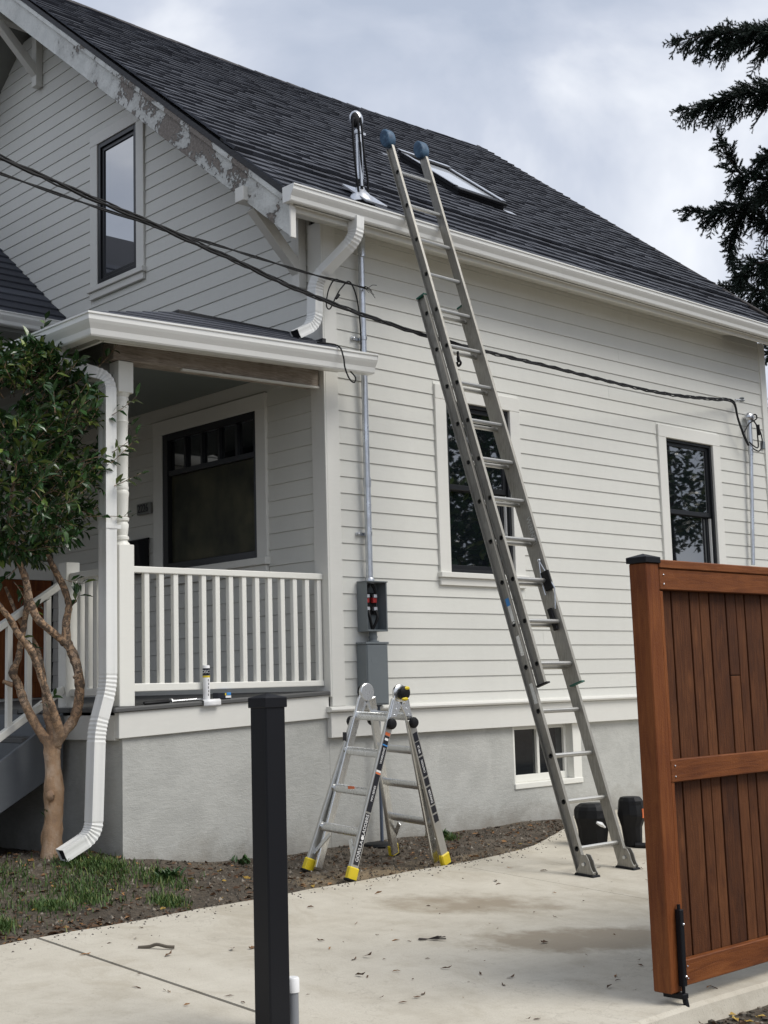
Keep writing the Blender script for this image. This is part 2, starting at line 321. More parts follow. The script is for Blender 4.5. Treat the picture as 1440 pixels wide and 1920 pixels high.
def lerp(a,b,t): return Vector(a)*(1-t)+Vector(b)*t
def smoothpath(P,n=6):
    P=[Vector(p) for p in P]; o=[]
    for i in range(len(P)-1):
        p0,p1,p2,p3=P[max(i-1,0)],P[i],P[i+1],P[min(i+2,len(P)-1)]
        for k in range(n):
            t=k/n; o.append(.5*((2*p1)+(p2-p0)*t+(2*p0-5*p1+4*p2-p3)*t*t+(3*p1-p0-3*p2+p3)*t**3))
    o.append(P[-1]); return o
# ------------------------------------------------------------------ ground and driveway
GS=.052
def plane(x): return -GS*(x-1.9)
def slab_edge(y):
    if y<.45: return 1.03-.058*(y-.1)
    if y<2.6: return 1.01-.05*(y-.45)-.33*(y-.45)**1.7*.72
    return .0
def hn(x,y): return math.sin(x*5.1+y*3.3)*.4+math.sin(x*11.7-y*9.1+1.3)*.3+math.sin(x*23+y*19.7)*.2
def gz(x,y):
    z=min(plane(max(min(x,9),-3)),.3)
    if x>4.12: return z-.075+.010*hn(x,y)
    e=slab_edge(y) if y<2.55 else -.05
    if x<e-.02:
        b=.10*math.exp(-((x+.35)**2+(y+2.05)**2)/.35)+.045*math.exp(-((x+.03)**2+(y+1.75)**2)/.3)
        t=max(0,min(1,(e-x)/.35)); return z-.03+.022*t+b*t+.014*hn(x,y)*t
    return z-.09
g=MB(); xs=list(np.arange(-3,6.01,.07)); ys=list(np.arange(-6.5,5.01,.07))
xs=[-400,-60,-15,-6]+xs+[8,15,60,400]; ys=[-400,-60,-15,-9]+ys+[7,15,60,400]
for y in ys:
    for x in xs: g.v.append((x,y,gz(x,y)))
nx=len(xs)
for j in range(len(ys)-1):
    for i in range(nx-1): a=j*nx+i; g.f.append((a,a+1,a+nx+1,a+nx))
ob('ground',g,m_soil,None,smooth=False,recalc=False,kind='structure')
dw=empty('driveway',(2.5,0,0),kind='structure')
def panel(y0,y1):
    n=max(1,int((y1-y0)/.1)); ys_=[y0+(y1-y0)*i/n for i in range(n+1)]; m=MB()
    for y in ys_:
        xe=slab_edge(y)+.008*math.sin(y*7.)+.004*math.sin(y*23)
        xr=4.1+.006*math.sin(y*5)
        for x,z in((xe,plane(xe)-.12),(xe,plane(xe)-.012),(xe+.014,plane(xe)),(xr-.02,plane(xr)),(xr,plane(xr)-.014),(xr+.03,plane(xr)-.13)): m.v.append((x,y,z))
    for i in range(n):
        for j in range(5): a=i*6+j; m.f.append((a,a+1,a+7,a+6))
    m.f.append(tuple(range(6))); m.f.append(tuple(n*6+j for j in range(5,-1,-1)))
    return ob('concrete_panel',m,m_conc,dw,smooth=False)
panel(-6.5,-3.030); panel(-3.008,.112); panel(.117,3.2); panel(3.206,6.6)
# ------------------------------------------------------------------ house
H=empty('house',(0,0,.1),'white wooden house with a dark shingled gable roof and a covered front porch','house')
LEN=6.17
# foundation with basement window opening
fd=MB(); fd.box(-8.4,-.03,.0,1.98,-.3,.9); fd.box(-8.4,-.03,2.86,LEN,-.3,.9); fd.box(-8.4,-.03,1.98,2.86,-.3,.36); fd.box(-8.4,-.26,1.98,2.86,.36,.9)
fd.hexa([(-3.9,-1.735,-.3),(-.0301,-1.735,-.3),(-.0301,-.002,-.3),(-3.9,-.002,-.3),(-3.9,-1.735,.955),(-.0301,-1.735,.955),(-.0301,-.002,1.02),(-3.9,-.002,1.02)])
ob('foundation',fd,m_stucco,H)
bx('wall_core',-8.45,-.15,.12,LEN-.02,.88,4.9,m_back,H,0)
# gable core
ob('gable_core',MB().prism([(-8.2,.12,4.9),(-.3,.12,4.9),(-4.25,.12,8.0)],(0,LEN-.05,0)),m_back,H)
def rake_z(x): return 4.74+.786*(.31-x)
Z0=1.163; EX=.125
def boardx(y0,y1,z0,z1):  # on the side wall
    m=MB().hexa([(-.024,y0,z0),(0.0,y0,z0),(0.0,y1,z0),(-.024,y1,z0),(-.024,y0,z1),(-.0075,y0,z1),(-.0075,y1,z1),(-.024,y1,z1)]); return ob('siding_board',m,m_sid,H,recalc=False)
def boardy(x0,x1,z0,z1,x1b=None):
    x1b=x1 if x1b is None else x1b
    m=MB().hexa([(x0,.0,z0),(x1,.0,z0),(x1,.024,z0),(x0,.024,z0),(x0,.0075,z1),(x1b,.0075,z1),(x1b,.024,z1),(x0,.024,z1)]); return ob('siding_board',m,m_sid,H,recalc=False)
W1=(1.28,2.05,2.11,3.506); W2=(4.30,5.09,2.11,3.518)
for k in range(-1,29):
    z0=max(1.09,Z0+EX*k+.0005); z1=Z0+EX*(k+1)-.0013
    if z1-z0<.02: continue
    cuts=[.128]
    for W in (W1,W2):
        if z1>2.006 and z0<3.624:
            cuts+= [W[0]-.126,W[1]+.126]
            if z1>3.64: boardx(W[0]-.1255,W[1]+.1255,3.626,z1)
            if z0<1.99: boardx(W[0]-.1255,W[1]+.1255,z0,2.004)
    cuts.append(LEN-.09)
    for i in range(0,len(cuts),2):
        a,b=cuts[i],cuts[i+1]
        if b-a>2.8 and (k*7)%3==0:
            c=a+(b-a)*(.35+.3*((k*37)%10)/10); boardx(a,c-.001,z0,z1); boardx(c+.001,b,z0,z1)
        else: boardx(a,b,z0,z1)
GW=(-3.157,-2.5,4.97,6.335); PW=(-2.12,-.82,2.24,3.405)
for k in range(0,54):
    z0=Z0+EX*k+.0005; z1=Z0+EX*(k+1)-.0013
    xr=min(-.142,.31-(z0-4.74+.16)/.786); xrb=min(-.142,.31-(z1-4.74+.16)/.786); xl=-3.98 if z0<4.6 else -5.9
    if xr<xl+.2: break
    cuts=[xl]
    for W,zb_,zt_ in ((PW,PW[2]-.127,PW[3]+.124),(GW,GW[2]-.117,GW[3]+.117)):
        if z1>zb_ and z0<zt_:
            cuts+= [W[0]-.13,W[1]+.124]
            if z1>zt_+.01: boardy(W[0]-.1295,W[1]+.1235,zt_,z1)
            if z0<zb_-.01: boardy(W[0]-.1295,W[1]+.1235,z0,zb_)
    cuts.append(xr)
    for i in range(0,len(cuts),2): 
        if cuts[i+1]-cuts[i]>.02: boardy(cuts[i],cuts[i+1],z0,z1,xrb if i==len(cuts)-2 else None)
# trim
ob('corner_board',MB().box(-.02,.014,-.0,.126,1.092,4.72).box(-.14,.0139,-.016,-.0001,1.16,4.72),m_trim,H,bevel=.003)
bx('corner_board',-.02,.014,LEN-.09,LEN+.01,1.092,4.72,m_trim,H)
ob('skirt_board',MB().box(-.03,.018,-.02,LEN+.02,.868,1.048),m_trim,H,bevel=.003)
wt=MB(); prof=[(-.03,1.05),(.03,1.05),(.05,1.056),(.055,1.068),(.05,1.081),(.03,1.09),(-.03,1.092)]
wt.prism([(x,-.045,z) for x,z in prof],(0,LEN+.09,0)); ob('water_table',wt,m_trim,H,smooth=True)
def casing(name,parts,parent): 
    for p in parts: bx(name,*p,m_trim,parent,.003)
def side_window(W,blind):
    y0,y1,z0,z1=W; wd=empty('window',(0,(y0+y1)/2,z0),parent=H)
    casing('casing',[(-.02,.018,y0-.125,y0,z0-.02,z1+.0),(-.02,.018,y1,y1+.125,z0-.02,z1),(-.02,.020,y0-.125,y1+.125,z1,z1+.118)],wd)
    bx('sill',-.02,.045,y0-.14,y1+.14,z0-.045,z0-.002,m_trim,wd,.004); bx('apron',-.02,.02,y0-.125,y1+.125,z0-.105,z0-.046,m_trim,wd)
    f=MB(); x0,x1=-.12,-.006; t=.028
    f.box(x0,x1,y0,y0+t,z0,z1); f.box(x0,x1,y1-t,y1,z0,z1); f.box(x0,x1,y0+t,y1-t,z1-t,z1); f.box(x0,x1,y0+t,y1-t,z0,z0+t); ob('frame',f,m_frame,wd,bevel=.002)
    zm=z0+.5*(z1-z0)
    for (a,b,xf,nm) in((zm-.02,z1-t,-.03,'sash'),(z0+t,zm+.018,-.062,'sash')):
        q=MB(); s_=.036; ya,yb=y0+t,y1-t
        q.box(xf-.028,xf,ya,ya+s_,a,b); q.box(xf-.028,xf,yb-s_,yb,a,b); q.box(xf-.028,xf,ya+s_,yb-s_,b-s_,b); q.box(xf-.028,xf,ya+s_,yb-s_,a,a+s_+.006); ob(nm,q,m_frame,wd,bevel=.002)
        ob('pane',MB().box(xf-.02,xf-.012,ya+s_-.005,yb-s_+.005,a+s_-.005,b-s_+.005),m_glass2,wd,recalc=False)
    bx('jamb_track',-.058,-.034,y1-t-.012,y1-t-.002,z0+t,zm-.03,m_gut,wd,0)
side_window(W1,0); side_window(W2,1)
# gable window
def gable_window():
    x0,x1,z0,z1=GW; wd=empty('window',((x0+x1)/2,0,z0),parent=H)
    casing('casing',[(x0-.125,x0,-.018,.02,z0-.02,z1),(x1,x1+.12,-.018,.02,z0-.02,z1),(x0-.125,x1+.12,-.020,.02,z1,z1+.115)],wd)
    bx('sill',x0-.14,x1+.135,-.045,.02,z0-.05,z0-.002,m_trim,wd,.004); bx('apron',x0-.12,x1+.115,-.024,.02,z0-.115,z0-.051,m_trim,wd)
    t=.045; f=MB(); f.box(x0,x0+t,-.008,.08,z0,z1); f.box(x1-t,x1,-.008,.08,z0,z1); f.box(x0+t,x1-t,-.008,.08,z1-t,z1); f.box(x0+t,x1-t,-.008,.08,z0,z0+t+.01); ob('frame',f,m_frame,wd,bevel=.003)
    q=MB(); a,b=x0+t,x1-t; q.box(a,a+.035,.01,.05,z0+t,z1-t); q.box(b-.035,b,.01,.05,z0+t,z1-t); q.box(a+.035,b-.035,.01,.05,z1-t-.035,z1-t); q.box(a+.035,b-.035,.01,.05,z0+t+.01,z0+t+.05); ob('sash',q,m_frame,wd,bevel=.002)
    ob('pane',MB().box(a+.03,b-.03,.022,.03,z0+t+.04,z1-t-.03),m_glass3,wd,recalc=False)
gable_window()
def porch_window():
    x0,x1,z0,z1=PW; wd=empty('window',((x0+x1)/2,0,z0),parent=H)
    casing('casing',[(x0-.13,x0,-.02,.02,z0-.02,z1),(x1,x1+.126,-.02,.02,z0-.02,z1),(x0-.13,x1+.126,-.022,.02,z1,z1+.122)],wd)
    bx('sill',x0-.14,x1+.14,-.05,.02,z0-.06,z0-.002,m_trim,wd,.004); bx('apron',x0-.12,x1+.115,-.024,.02,z0-.125,z0-.061,m_trim,wd)
    t=.075; f=MB(); f.box(x0,x0+t,-.01,.08,z0,z1); f.box(x1-t*.5,x1,-.01,.08,z0,z1); f.box(x0+t,x1-t*.5,-.01,.08,z1-.06,z1); f.box(x0+t,x1-t*.5,-.01,.08,z0,z0+.06); ob('frame',f,m_frame,wd,bevel=.003)
    zt=3.06; ob('transom_bar',MB().box(x0+t,x1-t*.5,.0,.06,zt-.02,zt+.025),m_frame,wd,bevel=.002)
    n=5; a,b=x0+t,x1-t*.5; wl=(b-a)/n
    for i in range(1,n): bx('muntin',a+wl*i-.014,a+wl*i+.014,.002,.05,zt+.025,z1-.06,m_frame,wd,.002)
    for i in range(n): bx('transom_pane',a+wl*i+.013,a+wl*(i+1)-.013,.03,.036,zt+.024,z1-.059,m_glass,wd,0)
    ob('pane',MB().box(a,b,.034,.042,z0+.058,zt-.02),m_paper,wd,recalc=False)
porch_window()
def basement_window():
    y0,y1,z0,z1=1.98,2.86,.36,.866; wd=empty('basement_window',(-.1,(y0+y1)/2,z0),parent=H)
    bx('reveal',-.25,-.0285,y0-.0,y0+.02,z0+.03,z1,m_rail,wd,.002); bx('reveal',-.25,-.0285,y1-.11,y1+.0,z0+.03,z1,m_rail,wd,.002)
    bx('sill',-.25,-.018,y0-.0,y1+.0,z0-.0,z0+.045,m_rail,wd,.004)
    a,b=y0+.02,y1-.11; x=-.10; f=MB(); t=.035
    f.box(x-.05,x,a,a+t,z0+.045,z1); f.box(x-.05,x,b-t,b,z0+.045,z1); f.box(x-.05,x,a+t,b-t,z0+.045,z0+.105); f.box(x-.05,x,a+t,b-t,z1-.03,z1); m=(a+b)/2; f.box(x-.05,x,m-.016,m+.016,z0+.105,z1-.03); ob('frame',f,m_rail,wd,bevel=.003)
    for p,q in((a+t,m-.016),(m+.016,b-t)): bx('pane',x-.03,x-.025,p-.003,q+.003,z0+.1,z1-.028,m_glass,wd,0)
basement_window()
# ---------------------------------------------------------------- roof
TH=math.atan(.786); cT,sT=math.cos(TH),math.sin(TH); UPS=Vector((-cT,0,sT)); NRM=Vector((sT,0,cT))
E0=Vector((.345,0,4.715)); SL=5.83; YA,YB=-.575,6.5
def sag(y,u): return -.075*math.sin(math.pi*max(0,min(1,(y-YA)/(YB-YA))))*max(0,u/SL)**1.5
roof=MB()
rid=E0+UPS*SL; th=.05
P=[E0-NRM*.012,E0-NRM*(.012+th),rid-NRM*.012+Vector((0,0,-.1)),rid-NRM*.012]
roof.prism([(E0.x,YA+.03,E0.z-.02),(E0.x,YA+.03,E0.z-.085),(rid.x,YA+.03,rid.z-.12),(rid.x,YA+.03,rid.z-.05)],(0,YB-YA-.06,0))
roof.prism([(rid.x-.001,YA+.03,rid.z-.05),(rid.x-.001,YA+.03,rid.z-.12),(2*rid.x-E0.x,YA+.03,E0.z-.085),(2*rid.x-E0.x,YA+.03,E0.z-.02)],(0,YB-YA-.06,0))
RF=ob('roof',roof,m_soff,H)
# shingle strips: a base layer with raised laminated tabs
def strip_mesh(seed):
    r=random.Random(seed); m=MB(); Wd=(YB-YA)/7.; Lh=.166; x=0
    while x<Wd-1e-4:
        wd=min(r.uniform(.10,.22),Wd-x)
        if Wd-x-wd<.06: wd=Wd-x
        h=r.choice((.004,.008,.012)); lo_=r.uniform(-.0025,.0025)
        z1=.0; z0=.015
        m.hexa([(x+.001,lo_,-.004),(x+wd-.001,lo_,-.004),(x+wd-.001,Lh,-.006),(x+.001,Lh,-.006),(x+.001,lo_,z0+h),(x+wd-.001,lo_,z0+h),(x+wd-.001,Lh,z1+h*.6),(x+.001,Lh,z1+h*.6)])
        x+=wd
    me=bpy.data.meshes.new('shingle'); me.from_pydata(m.v,[],m.f); me.materials.append(m_shin); return me
variants=[strip_mesh(s_) for s_ in range(9)]
NC=41; EXR=(SL-.02)/NC; Wd=(YB-YA)/7.
rot3=Matrix(((0,-cT,sT),(1,0,0),(0,sT,cT)))
for i in range(NC):
    u=i*EXR-.012; lift=.0
    if i>=7: lift=.03
    elif i==6: lift=.012
    for j in range(7):
        y=YA+Wd*j; yc=y+Wd/2
        p=E0+UPS*u+NRM*(lift+random.uniform(-.0012,.0012)); 
        o=link('shingle',variants[(i*3+j*5+random.randrange(9))%9],(p.x,y,p.z+sag(yc,u)),RF)
        tilt=math.atan((sag(y+Wd,u)-sag(y,u))/Wd)
        o.rotation_euler=(Quaternion((1,0,0),tilt).to_matrix()@rot3).to_euler()
# course that kicks out above the eave (a shadowed step)
st=MB(); 
p0=E0+UPS*(7*EXR-.012)
st.hexa([(p0+NRM*-.02+Vector((0,YA+.02,0))),(p0+NRM*-.02+Vector((0,YB-.02,0))),(p0+UPS*.1-NRM*.02+Vector((0,YB-.02,0))),(p0+UPS*.1-NRM*.02+Vector((0,YA+.02,0))),
 p0+UPS*.012+NRM*.026+Vector((0,YA+.02,0)),p0+UPS*.012+NRM*.026+Vector((0,YB-.02,0)),p0+UPS*.1+NRM*.026+Vector((0,YB-.02,0)),p0+UPS*.1+NRM*.026+Vector((0,YA+.02,0))])
ob('starter_course',st,m_memb,RF)
# ridge caps
n=30; wv=(YB-YA)/n
capm=MB(); hw=.13
capm.add([(0,-.005,.006),(-hw,-.005,.006-hw*.786),(hw,-.005,.006-hw*.786),(0,wv+.03,.0),(-hw,wv+.03,-hw*.786),(hw,wv+.03,-hw*.786),(0,-.005,.0),(-hw,-.005,-hw*.786-.002),(hw,-.005,-hw*.786-.002)],[(0,3,5,2),(0,1,4,3),(0,2,8,6),(0,6,7,1)])
cme=bpy.data.meshes.new('ridge_cap'); cme.from_pydata(capm.v,[],capm.f); cme.materials.append(m_ridge)
for i in range(n):
    y=YA+wv*i; o=link('ridge_cap',cme,(rid.x,y,rid.z+.045+sag(y+wv/2,SL)+random.uniform(-.002,.002)),RF); o.rotation_euler=(0,0,random.uniform(-.012,.012))
# rakes (bargeboards)
def rake(y,th_,mat,name='rake_board'):
    xa,xb=.312,-4.25
    q=lambda x,d:(x,y,rake_z(x)-d)
    pts=[q(xa,.06),q(xb,.06),q(xb,.335),q(xa,.335)]
    m=MB().prism(pts,(0,th_,0)); o=ob(name,m,mat,H,bevel=.003)
    m=MB().prism([q(xa,.052),q(xb,.052),q(xb,.105),q(xa,.105)],(0,-.022,0)); ob('rake_moulding',m,mat,o,bevel=.004)
    e=MB().prism([(xa,y-.025,rake_z(xa)+.0),(xb,y-.025,rake_z(xb)+.0),(xb,y-.025,rake_z(xb)-.05),(xa,y-.025,rake_z(xa)-.05)],(0,.05,0)); ob('drip_edge',e,m_memb,o)
    return o
rk=rake(-.555,.035,m_peel)
bx('rake_end_cap',.313,.330,-.565,-.515,4.395,4.66,m_trim,H,.003)
ob('rake_board',MB().prism([(.312,YB-.06,rake_z(.312)-.06),(-4.25,YB-.06,rake_z(-4.25)-.06),(-4.25,YB-.06,rake_z(-4.25)-.3),(.312,YB-.06,rake_z(.312)-.3)],(0,.035,0)),m_trim,H)
rt_=MB(); rt_.prism([(E0.x,YB-.05,E0.z+.0),(rid.x,YB-.05,rid.z+.0),(rid.x,YB-.05,rid.z+.062),(E0.x,YB-.05,E0.z+.062)],(0,.07,0)); ob('rake_trim',rt_,m_ridge,H,bevel=.01)
# eave soffit + fascia
for k in range(2):
    pass
bx('fascia',.275,.299,-.52,YB-.05,4.60,4.70,m_trim,H,.003)
m=MB().prism([(.0,-.5,4.70),(.0,-.5,4.725),(.275,-.5,4.665),(.275,-.5,4.64)],(0,YB-.6,0)); ob('eave_soffit',m,m_sid,H)
# soffit boards under the rake overhang
nb=26
for i in range(nb):
    xa=.27-4.5*i/nb; xb=.27-4.5*(i+1)/nb+.006
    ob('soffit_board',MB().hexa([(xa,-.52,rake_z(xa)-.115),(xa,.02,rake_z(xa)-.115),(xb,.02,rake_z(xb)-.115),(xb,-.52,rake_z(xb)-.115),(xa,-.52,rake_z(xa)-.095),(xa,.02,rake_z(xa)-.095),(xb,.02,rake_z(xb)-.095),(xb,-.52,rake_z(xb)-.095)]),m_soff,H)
# knee brackets
def knee(x,zt):
    b=empty('knee_bracket',(x,0,zt),parent=H)
    bx('purlin',x-.05,x+.05,-.60,-.001,zt-.055,zt+.055,m_trim,b,.003)
    ob('brace',MB().beam((x,-.47,zt-.07),(x,-.03,zt-.50),.085,.085,(1,0,0)),m_trim,b,bevel=.003)
    bx('wall_leg',x-.045,x+.045,-.075,-.001,zt-.62,zt-.056,m_trim,b,.003)
knee(-.22,4.86); knee(-4.25,7.9)
# gutters: K profile extruded with thin walls
Kp=[(0,0),(0,-.105),(.078,-.108),(.085,-.100),(.092,-.072),(.112,-.045),(.121,-.030),(.122,-.004),(.130,-.002),(.130,.008),(.114,.009),(.114,-.006),(.117,-.03),(.108,-.043),(.089,-.07),(.080,-.095),(.004,-.1),(.004,0)]
gm=MB(); gm.prism([(.300+o,-.61,4.745+z) for o,z in Kp],(0,YB+.62,0)); gm.prism([(.300,-.612,4.745),(.300,-.612,4.64),(.378,-.612,4.637),(.392,-.612,4.673),(.421,-.612,4.715),(.43,-.612,4.752),(.30,-.612,4.752)],(0,.003,0)); GUT=ob('gutter',gm,m_gut,H)
# skylight
su=lambda x:(.345-x)/cT
def roofpt(x,y,h): 
    u=su(x); return E0+UPS*u+NRM*(h+.03)+Vector((0,y,sag(y,u)))
SKY=empty('skylight',roofpt(-1.45,2.95,0),parent=H)
xa,xb,ya,yb=-1.08,-1.84,2.62,3.27
def rbar(m,p,q,h0,h1,wd_):
    pass
def rbox(m,x0,x1,y0,y1,h0,h1):
    return m.hexa([roofpt(x0,y0,h0),roofpt(x0,y1,h0),roofpt(x1,y1,h0),roofpt(x1,y0,h0),roofpt(x0,y0,h1),roofpt(x0,y1,h1),roofpt(x1,y1,h1),roofpt(x1,y0,h1)])
ob('curb',rbox(MB(),xa+.02,xb,ya,yb,0,.05),m_blackmetal,SKY)
f=MB(); t=.05; rbox(f,xa+.03,xa-t,ya-.02,yb+.02,.051,.085); rbox(f,xb+t,xb-.03,ya-.02,yb+.02,.051,.10); rbox(f,xa-t,xb+t,ya-.02,ya+t,.051,.088); rbox(f,xa-t,xb+t,yb-t,yb+.02,.051,.09); ob('frame',f,m_blackmetal,SKY,bevel=.006)
f=MB(); rbox(f,xa-.01,xb+.02,yb-.03,yb+.028,.091,.099); rbox(f,xb+.02,xb-.04,ya-.03,yb+.03,.101,.107); rbox(f,xa-.03,xb+.02,ya-.028,ya+.02,.089,.095); ob('cladding',f,m_lead,SKY)
ob('pane',rbox(MB(),xa-t+.002,xb+t-.002,ya+t-.002,yb-t+.002,.066,.076),M('skylight_glass_sky_tint',(.55,.58,.62),.04,0,.5,2.2).m,SKY)  # pale base colour stands in for bright sky reflected in the pane
f=MB(); rbox(f,xa+.06,xa-.01,yb+.02,yb+.16,.0,.016); rbox(f,xb-.0,xb-.05,ya-.2,ya-.03,.0,.016); ob('flashing',f,m_lead,SKY)
# ---------------------------------------------------------------- downspouts
def rectprof(a,b,ridges=True):
    p=[]; n=5
    for (x0,y0,x1,y1) in((-a,-b,a,-b),(a,-b,a,b),(a,b,-a,b),(-a,b,-a,-b)):
        for i in range(n):
            t=i/n; x=x0+(x1-x0)*t; y=y0+(y1-y0)*t; k=1-(.045 if ridges and i in(2,3) else 0)
            p.append((x*k,y*k))
    return p
def downspout(name,path,crimp,parent,side,a=.041,b=.030,hollow=True):
    P=[Vector(path[0])]; sc_=[1]
    # subdivide: straight runs get few points, bends listed in crimp get rounded with crimped ribs
    pts=[Vector(p) for p in path]; out=[pts[0]]; scs=[1.]
    for i in range(1,len(pts)-1):
        p0,p1,p2=pts[i-1],pts[i],pts[i+1]; d=crimp
        da=min(d,(p1-p0).length*.45); db=min(d,(p2-p1).length*.45)
        s_=p1+(p0-p1).normalized()*da; e_=p1+(p2-p1).normalized()*db
        n=13
        for k in range(n+1):
            t=k/n; out.append((1-t)**2*s_+2*t*(1-t)*p1+t*t*e_); scs.append(1. if k in(0,n) else (.945 if k%2 else 1.02))
    out.append(pts[-1]); scs.append(1.)
    m=MB().sweep(out,rectprof(a,b),side,scs,cap=not hollow)
    o=ob(name,m,m_gut,parent,smooth=False)
    if hollow:
        md=o.modifiers.new('wall','SOLIDIFY'); md.thickness=.0022; md.offset=-1
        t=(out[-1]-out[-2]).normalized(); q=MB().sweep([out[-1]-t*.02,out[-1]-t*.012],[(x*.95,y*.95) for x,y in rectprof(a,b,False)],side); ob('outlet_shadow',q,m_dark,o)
    return o
D1=downspout('downspout',[(.355,.04,4.66),(.355,.03,4.50),(.02,-.085,4.24),(.005,-.085,3.90),(-.0,-.27,3.80)],.10,H,(1,0,0),.050,.036)
D2=downspout('downspout',[(-.19,-2.12,3.47),(-.19,-2.12,3.36),(-.055,-1.825,3.27),(-.055,-1.825,1.27),(-.06,-1.905,1.0),(-.065,-1.925,.36),(-.075,-2.14,.255)],.085,H,(1,0,0),.047,.040)
bx('downspout_strap',-.106,-.004,-1.868,-1.757,2.28,2.305,m_gut,H,0)
# ---------------------------------------------------------------- porch
def dz(y): return 1.205+.037*y       # deck top slopes to the front
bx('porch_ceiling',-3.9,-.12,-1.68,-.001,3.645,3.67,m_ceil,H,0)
# beams (bare weathered wood along the side)
ob('porch_beam',MB().hexa([(-.17,-1.79,3.402),(-.035,-1.79,3.402),(-.035,-.021,3.452),(-.17,-.021,3.452),(-.17,-1.79,3.53),(-.035,-1.79,3.53),(-.035,-.021,3.605),(-.17,-.021,3.605)]),m_grey,H,bevel=.004)
ob('beam_moulding',MB().hexa([(-.06,-1.25,3.402),(-.028,-1.25,3.402),(-.028,-.021,3.436),(-.06,-.021,3.436),(-.06,-1.25,3.416),(-.028,-1.25,3.416),(-.028,-.021,3.451),(-.06,-.021,3.451)]),m_trim,H)
ob('porch_beam',MB().box(-3.9,-.17,-1.80,-1.66,3.40,3.56),m_soff,H,bevel=.004)
# porch roof
pr=MB()
ex,fy=.27,-2.15; zc=lambda y:3.585+.037*(y+2.19)
A=(ex,fy,zc(fy)); B=(ex,.0,zc(0)); T1=(-.36,-1.10,3.905); T2=(-.36,.0,3.925); Cc=(-3.8,fy,3.56); T3=(-3.8,-1.10,3.9); T4=(-3.8,0,3.92)
pr.add([A,B,T2,T1,Cc,T3,T4]+[(p[0],p[1],p[2]-.06) for p in (A,B,T2,T1,Cc,T3,T4)],[(0,1,2,3),(0,3,5,4),(3,2,6,5),(7,10,9,8),(7,11,12,10),(10,12,13,9),(0,7,8,1),(0,4,11,7),(1,8,9,2),(2,9,13,6)])
PRF=ob('porch_roof',pr,m_memb,H)
# courses on the side slope of the porch roof
for i in range(5):
    t0,t1=i/5,(i+1)/5+.04
    a0=lerp(A,T1,t0); a1=lerp(A,T1,min(t1,1)); b0=lerp(B,T2,t0); b1=lerp(B,T2,min(t1,1)); nn=Vector((.45,0,.9))
    ob('shingle_course',MB().hexa([a0,b0,b1,a1,a0+nn*.011,b0+nn*.011,b1+nn*.006,a1+nn*.006]),m_shin,PRF)
bx('roof_curb',-.46,-.34,-1.07,.0,3.88,3.935,m_memb,PRF,.01); bx('wall_flashing',-.14,.05,-.05,-.017,3.70,3.80,m_memb,PRF,0)
ob('roof_fascia',MB().hexa([(.17,-2.0,3.44),(.19,-2.0,3.44),(.19,.0-.02,3.52),(.17,-.02,3.52),(.17,-2.0,3.555),(.19,-2.0,3.555),(.19,-.02,3.63),(.17,-.02,3.63)]),m_trim,H); bx('roof_fascia',-3.8,.17,-2.02,-2.0,3.44,3.555,m_trim,H,0)
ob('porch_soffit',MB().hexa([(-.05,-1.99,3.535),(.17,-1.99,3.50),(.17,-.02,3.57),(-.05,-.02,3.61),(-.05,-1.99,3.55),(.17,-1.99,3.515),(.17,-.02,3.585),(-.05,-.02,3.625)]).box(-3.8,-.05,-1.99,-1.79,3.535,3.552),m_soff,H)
# porch gutter: side run and front run mitred
Kq=[(o*1.0,z*1.22) for o,z in Kp]; xb0=.195; yb0=-2.065
gs=MB(); nK=len(Kq)
for o,z in Kq: gs.v.append((xb0+o,yb0-o,3.572+z))
for o,z in Kq: gs.v.append((xb0+o,.255,3.572+z+.037*2.35))
gs.f+=[tuple(range(nK-1,-1,-1)),tuple(range(nK,2*nK))]+[(i,(i+1)%nK,nK+(i+1)%nK,nK+i) for i in range(nK)]
gs.prism([(xb0,.253,3.659),(xb0,.253,3.53),(xb0+.078,.253,3.527),(xb0+.092,.253,3.57),(xb0+.121,.253,3.62),(xb0+.13,.253,3.667),(xb0,.253,3.667)],(0,.003,0))
PG=ob('porch_gutter',gs,m_gut,H)
gf=MB()
for o,z in Kq: gf.v.append((xb0+o,yb0-o,3.572+z))
for o,z in Kq: gf.v.append((-3.6,yb0-o,3.585+z))
gf.f+=[tuple(range(nK-1,-1,-1)),tuple(range(nK,2*nK))]+[(i,(i+1)%nK,nK+(i+1)%nK,nK+i) for i in range(nK)]
ob('porch_gutter',gf,m_gut,H)
# deck boards along y seen at the edge, fascia, nosing
for i in range(9):
    xa=-.01-.14*i-(0 if i else 0); 
    ob('deck_board',MB().hexa([(xa-.136,-1.80,dz(-1.80)-.03),(xa,-1.80,dz(-1.80)-.03),(xa,-.003,dz(0)-.03),(xa-.136,-.003,dz(0)-.03),(xa-.136,-1.80,dz(-1.80)),(xa,-1.80,dz(-1.80)),(xa,-.003,dz(0)),(xa-.136,-.003,dz(0))]),m_deckgrey,H,bevel=.003)
ob('porch_deck',MB().hexa([(-3.9,-1.80,1.10),(-1.28,-1.80,1.10),(-1.28,-.003,1.16),(-3.9,-.003,1.16),(-3.9,-1.80,1.137),(-1.28,-1.80,1.137),(-1.28,-.003,1.203),(-3.9,-.003,1.203)]),m_deckgrey,H)
ob('deck_nosing',MB().hexa([(-.02,-1.815,1.105),(.012,-1.815,1.105),(.012,-.016,1.172),(-.02,-.016,1.172),(-.02,-1.815,1.134),(.012,-1.815,1.134),(.012,-.016,1.203),(-.02,-.016,1.203)]),m_deckgrey,H,bevel=.006)
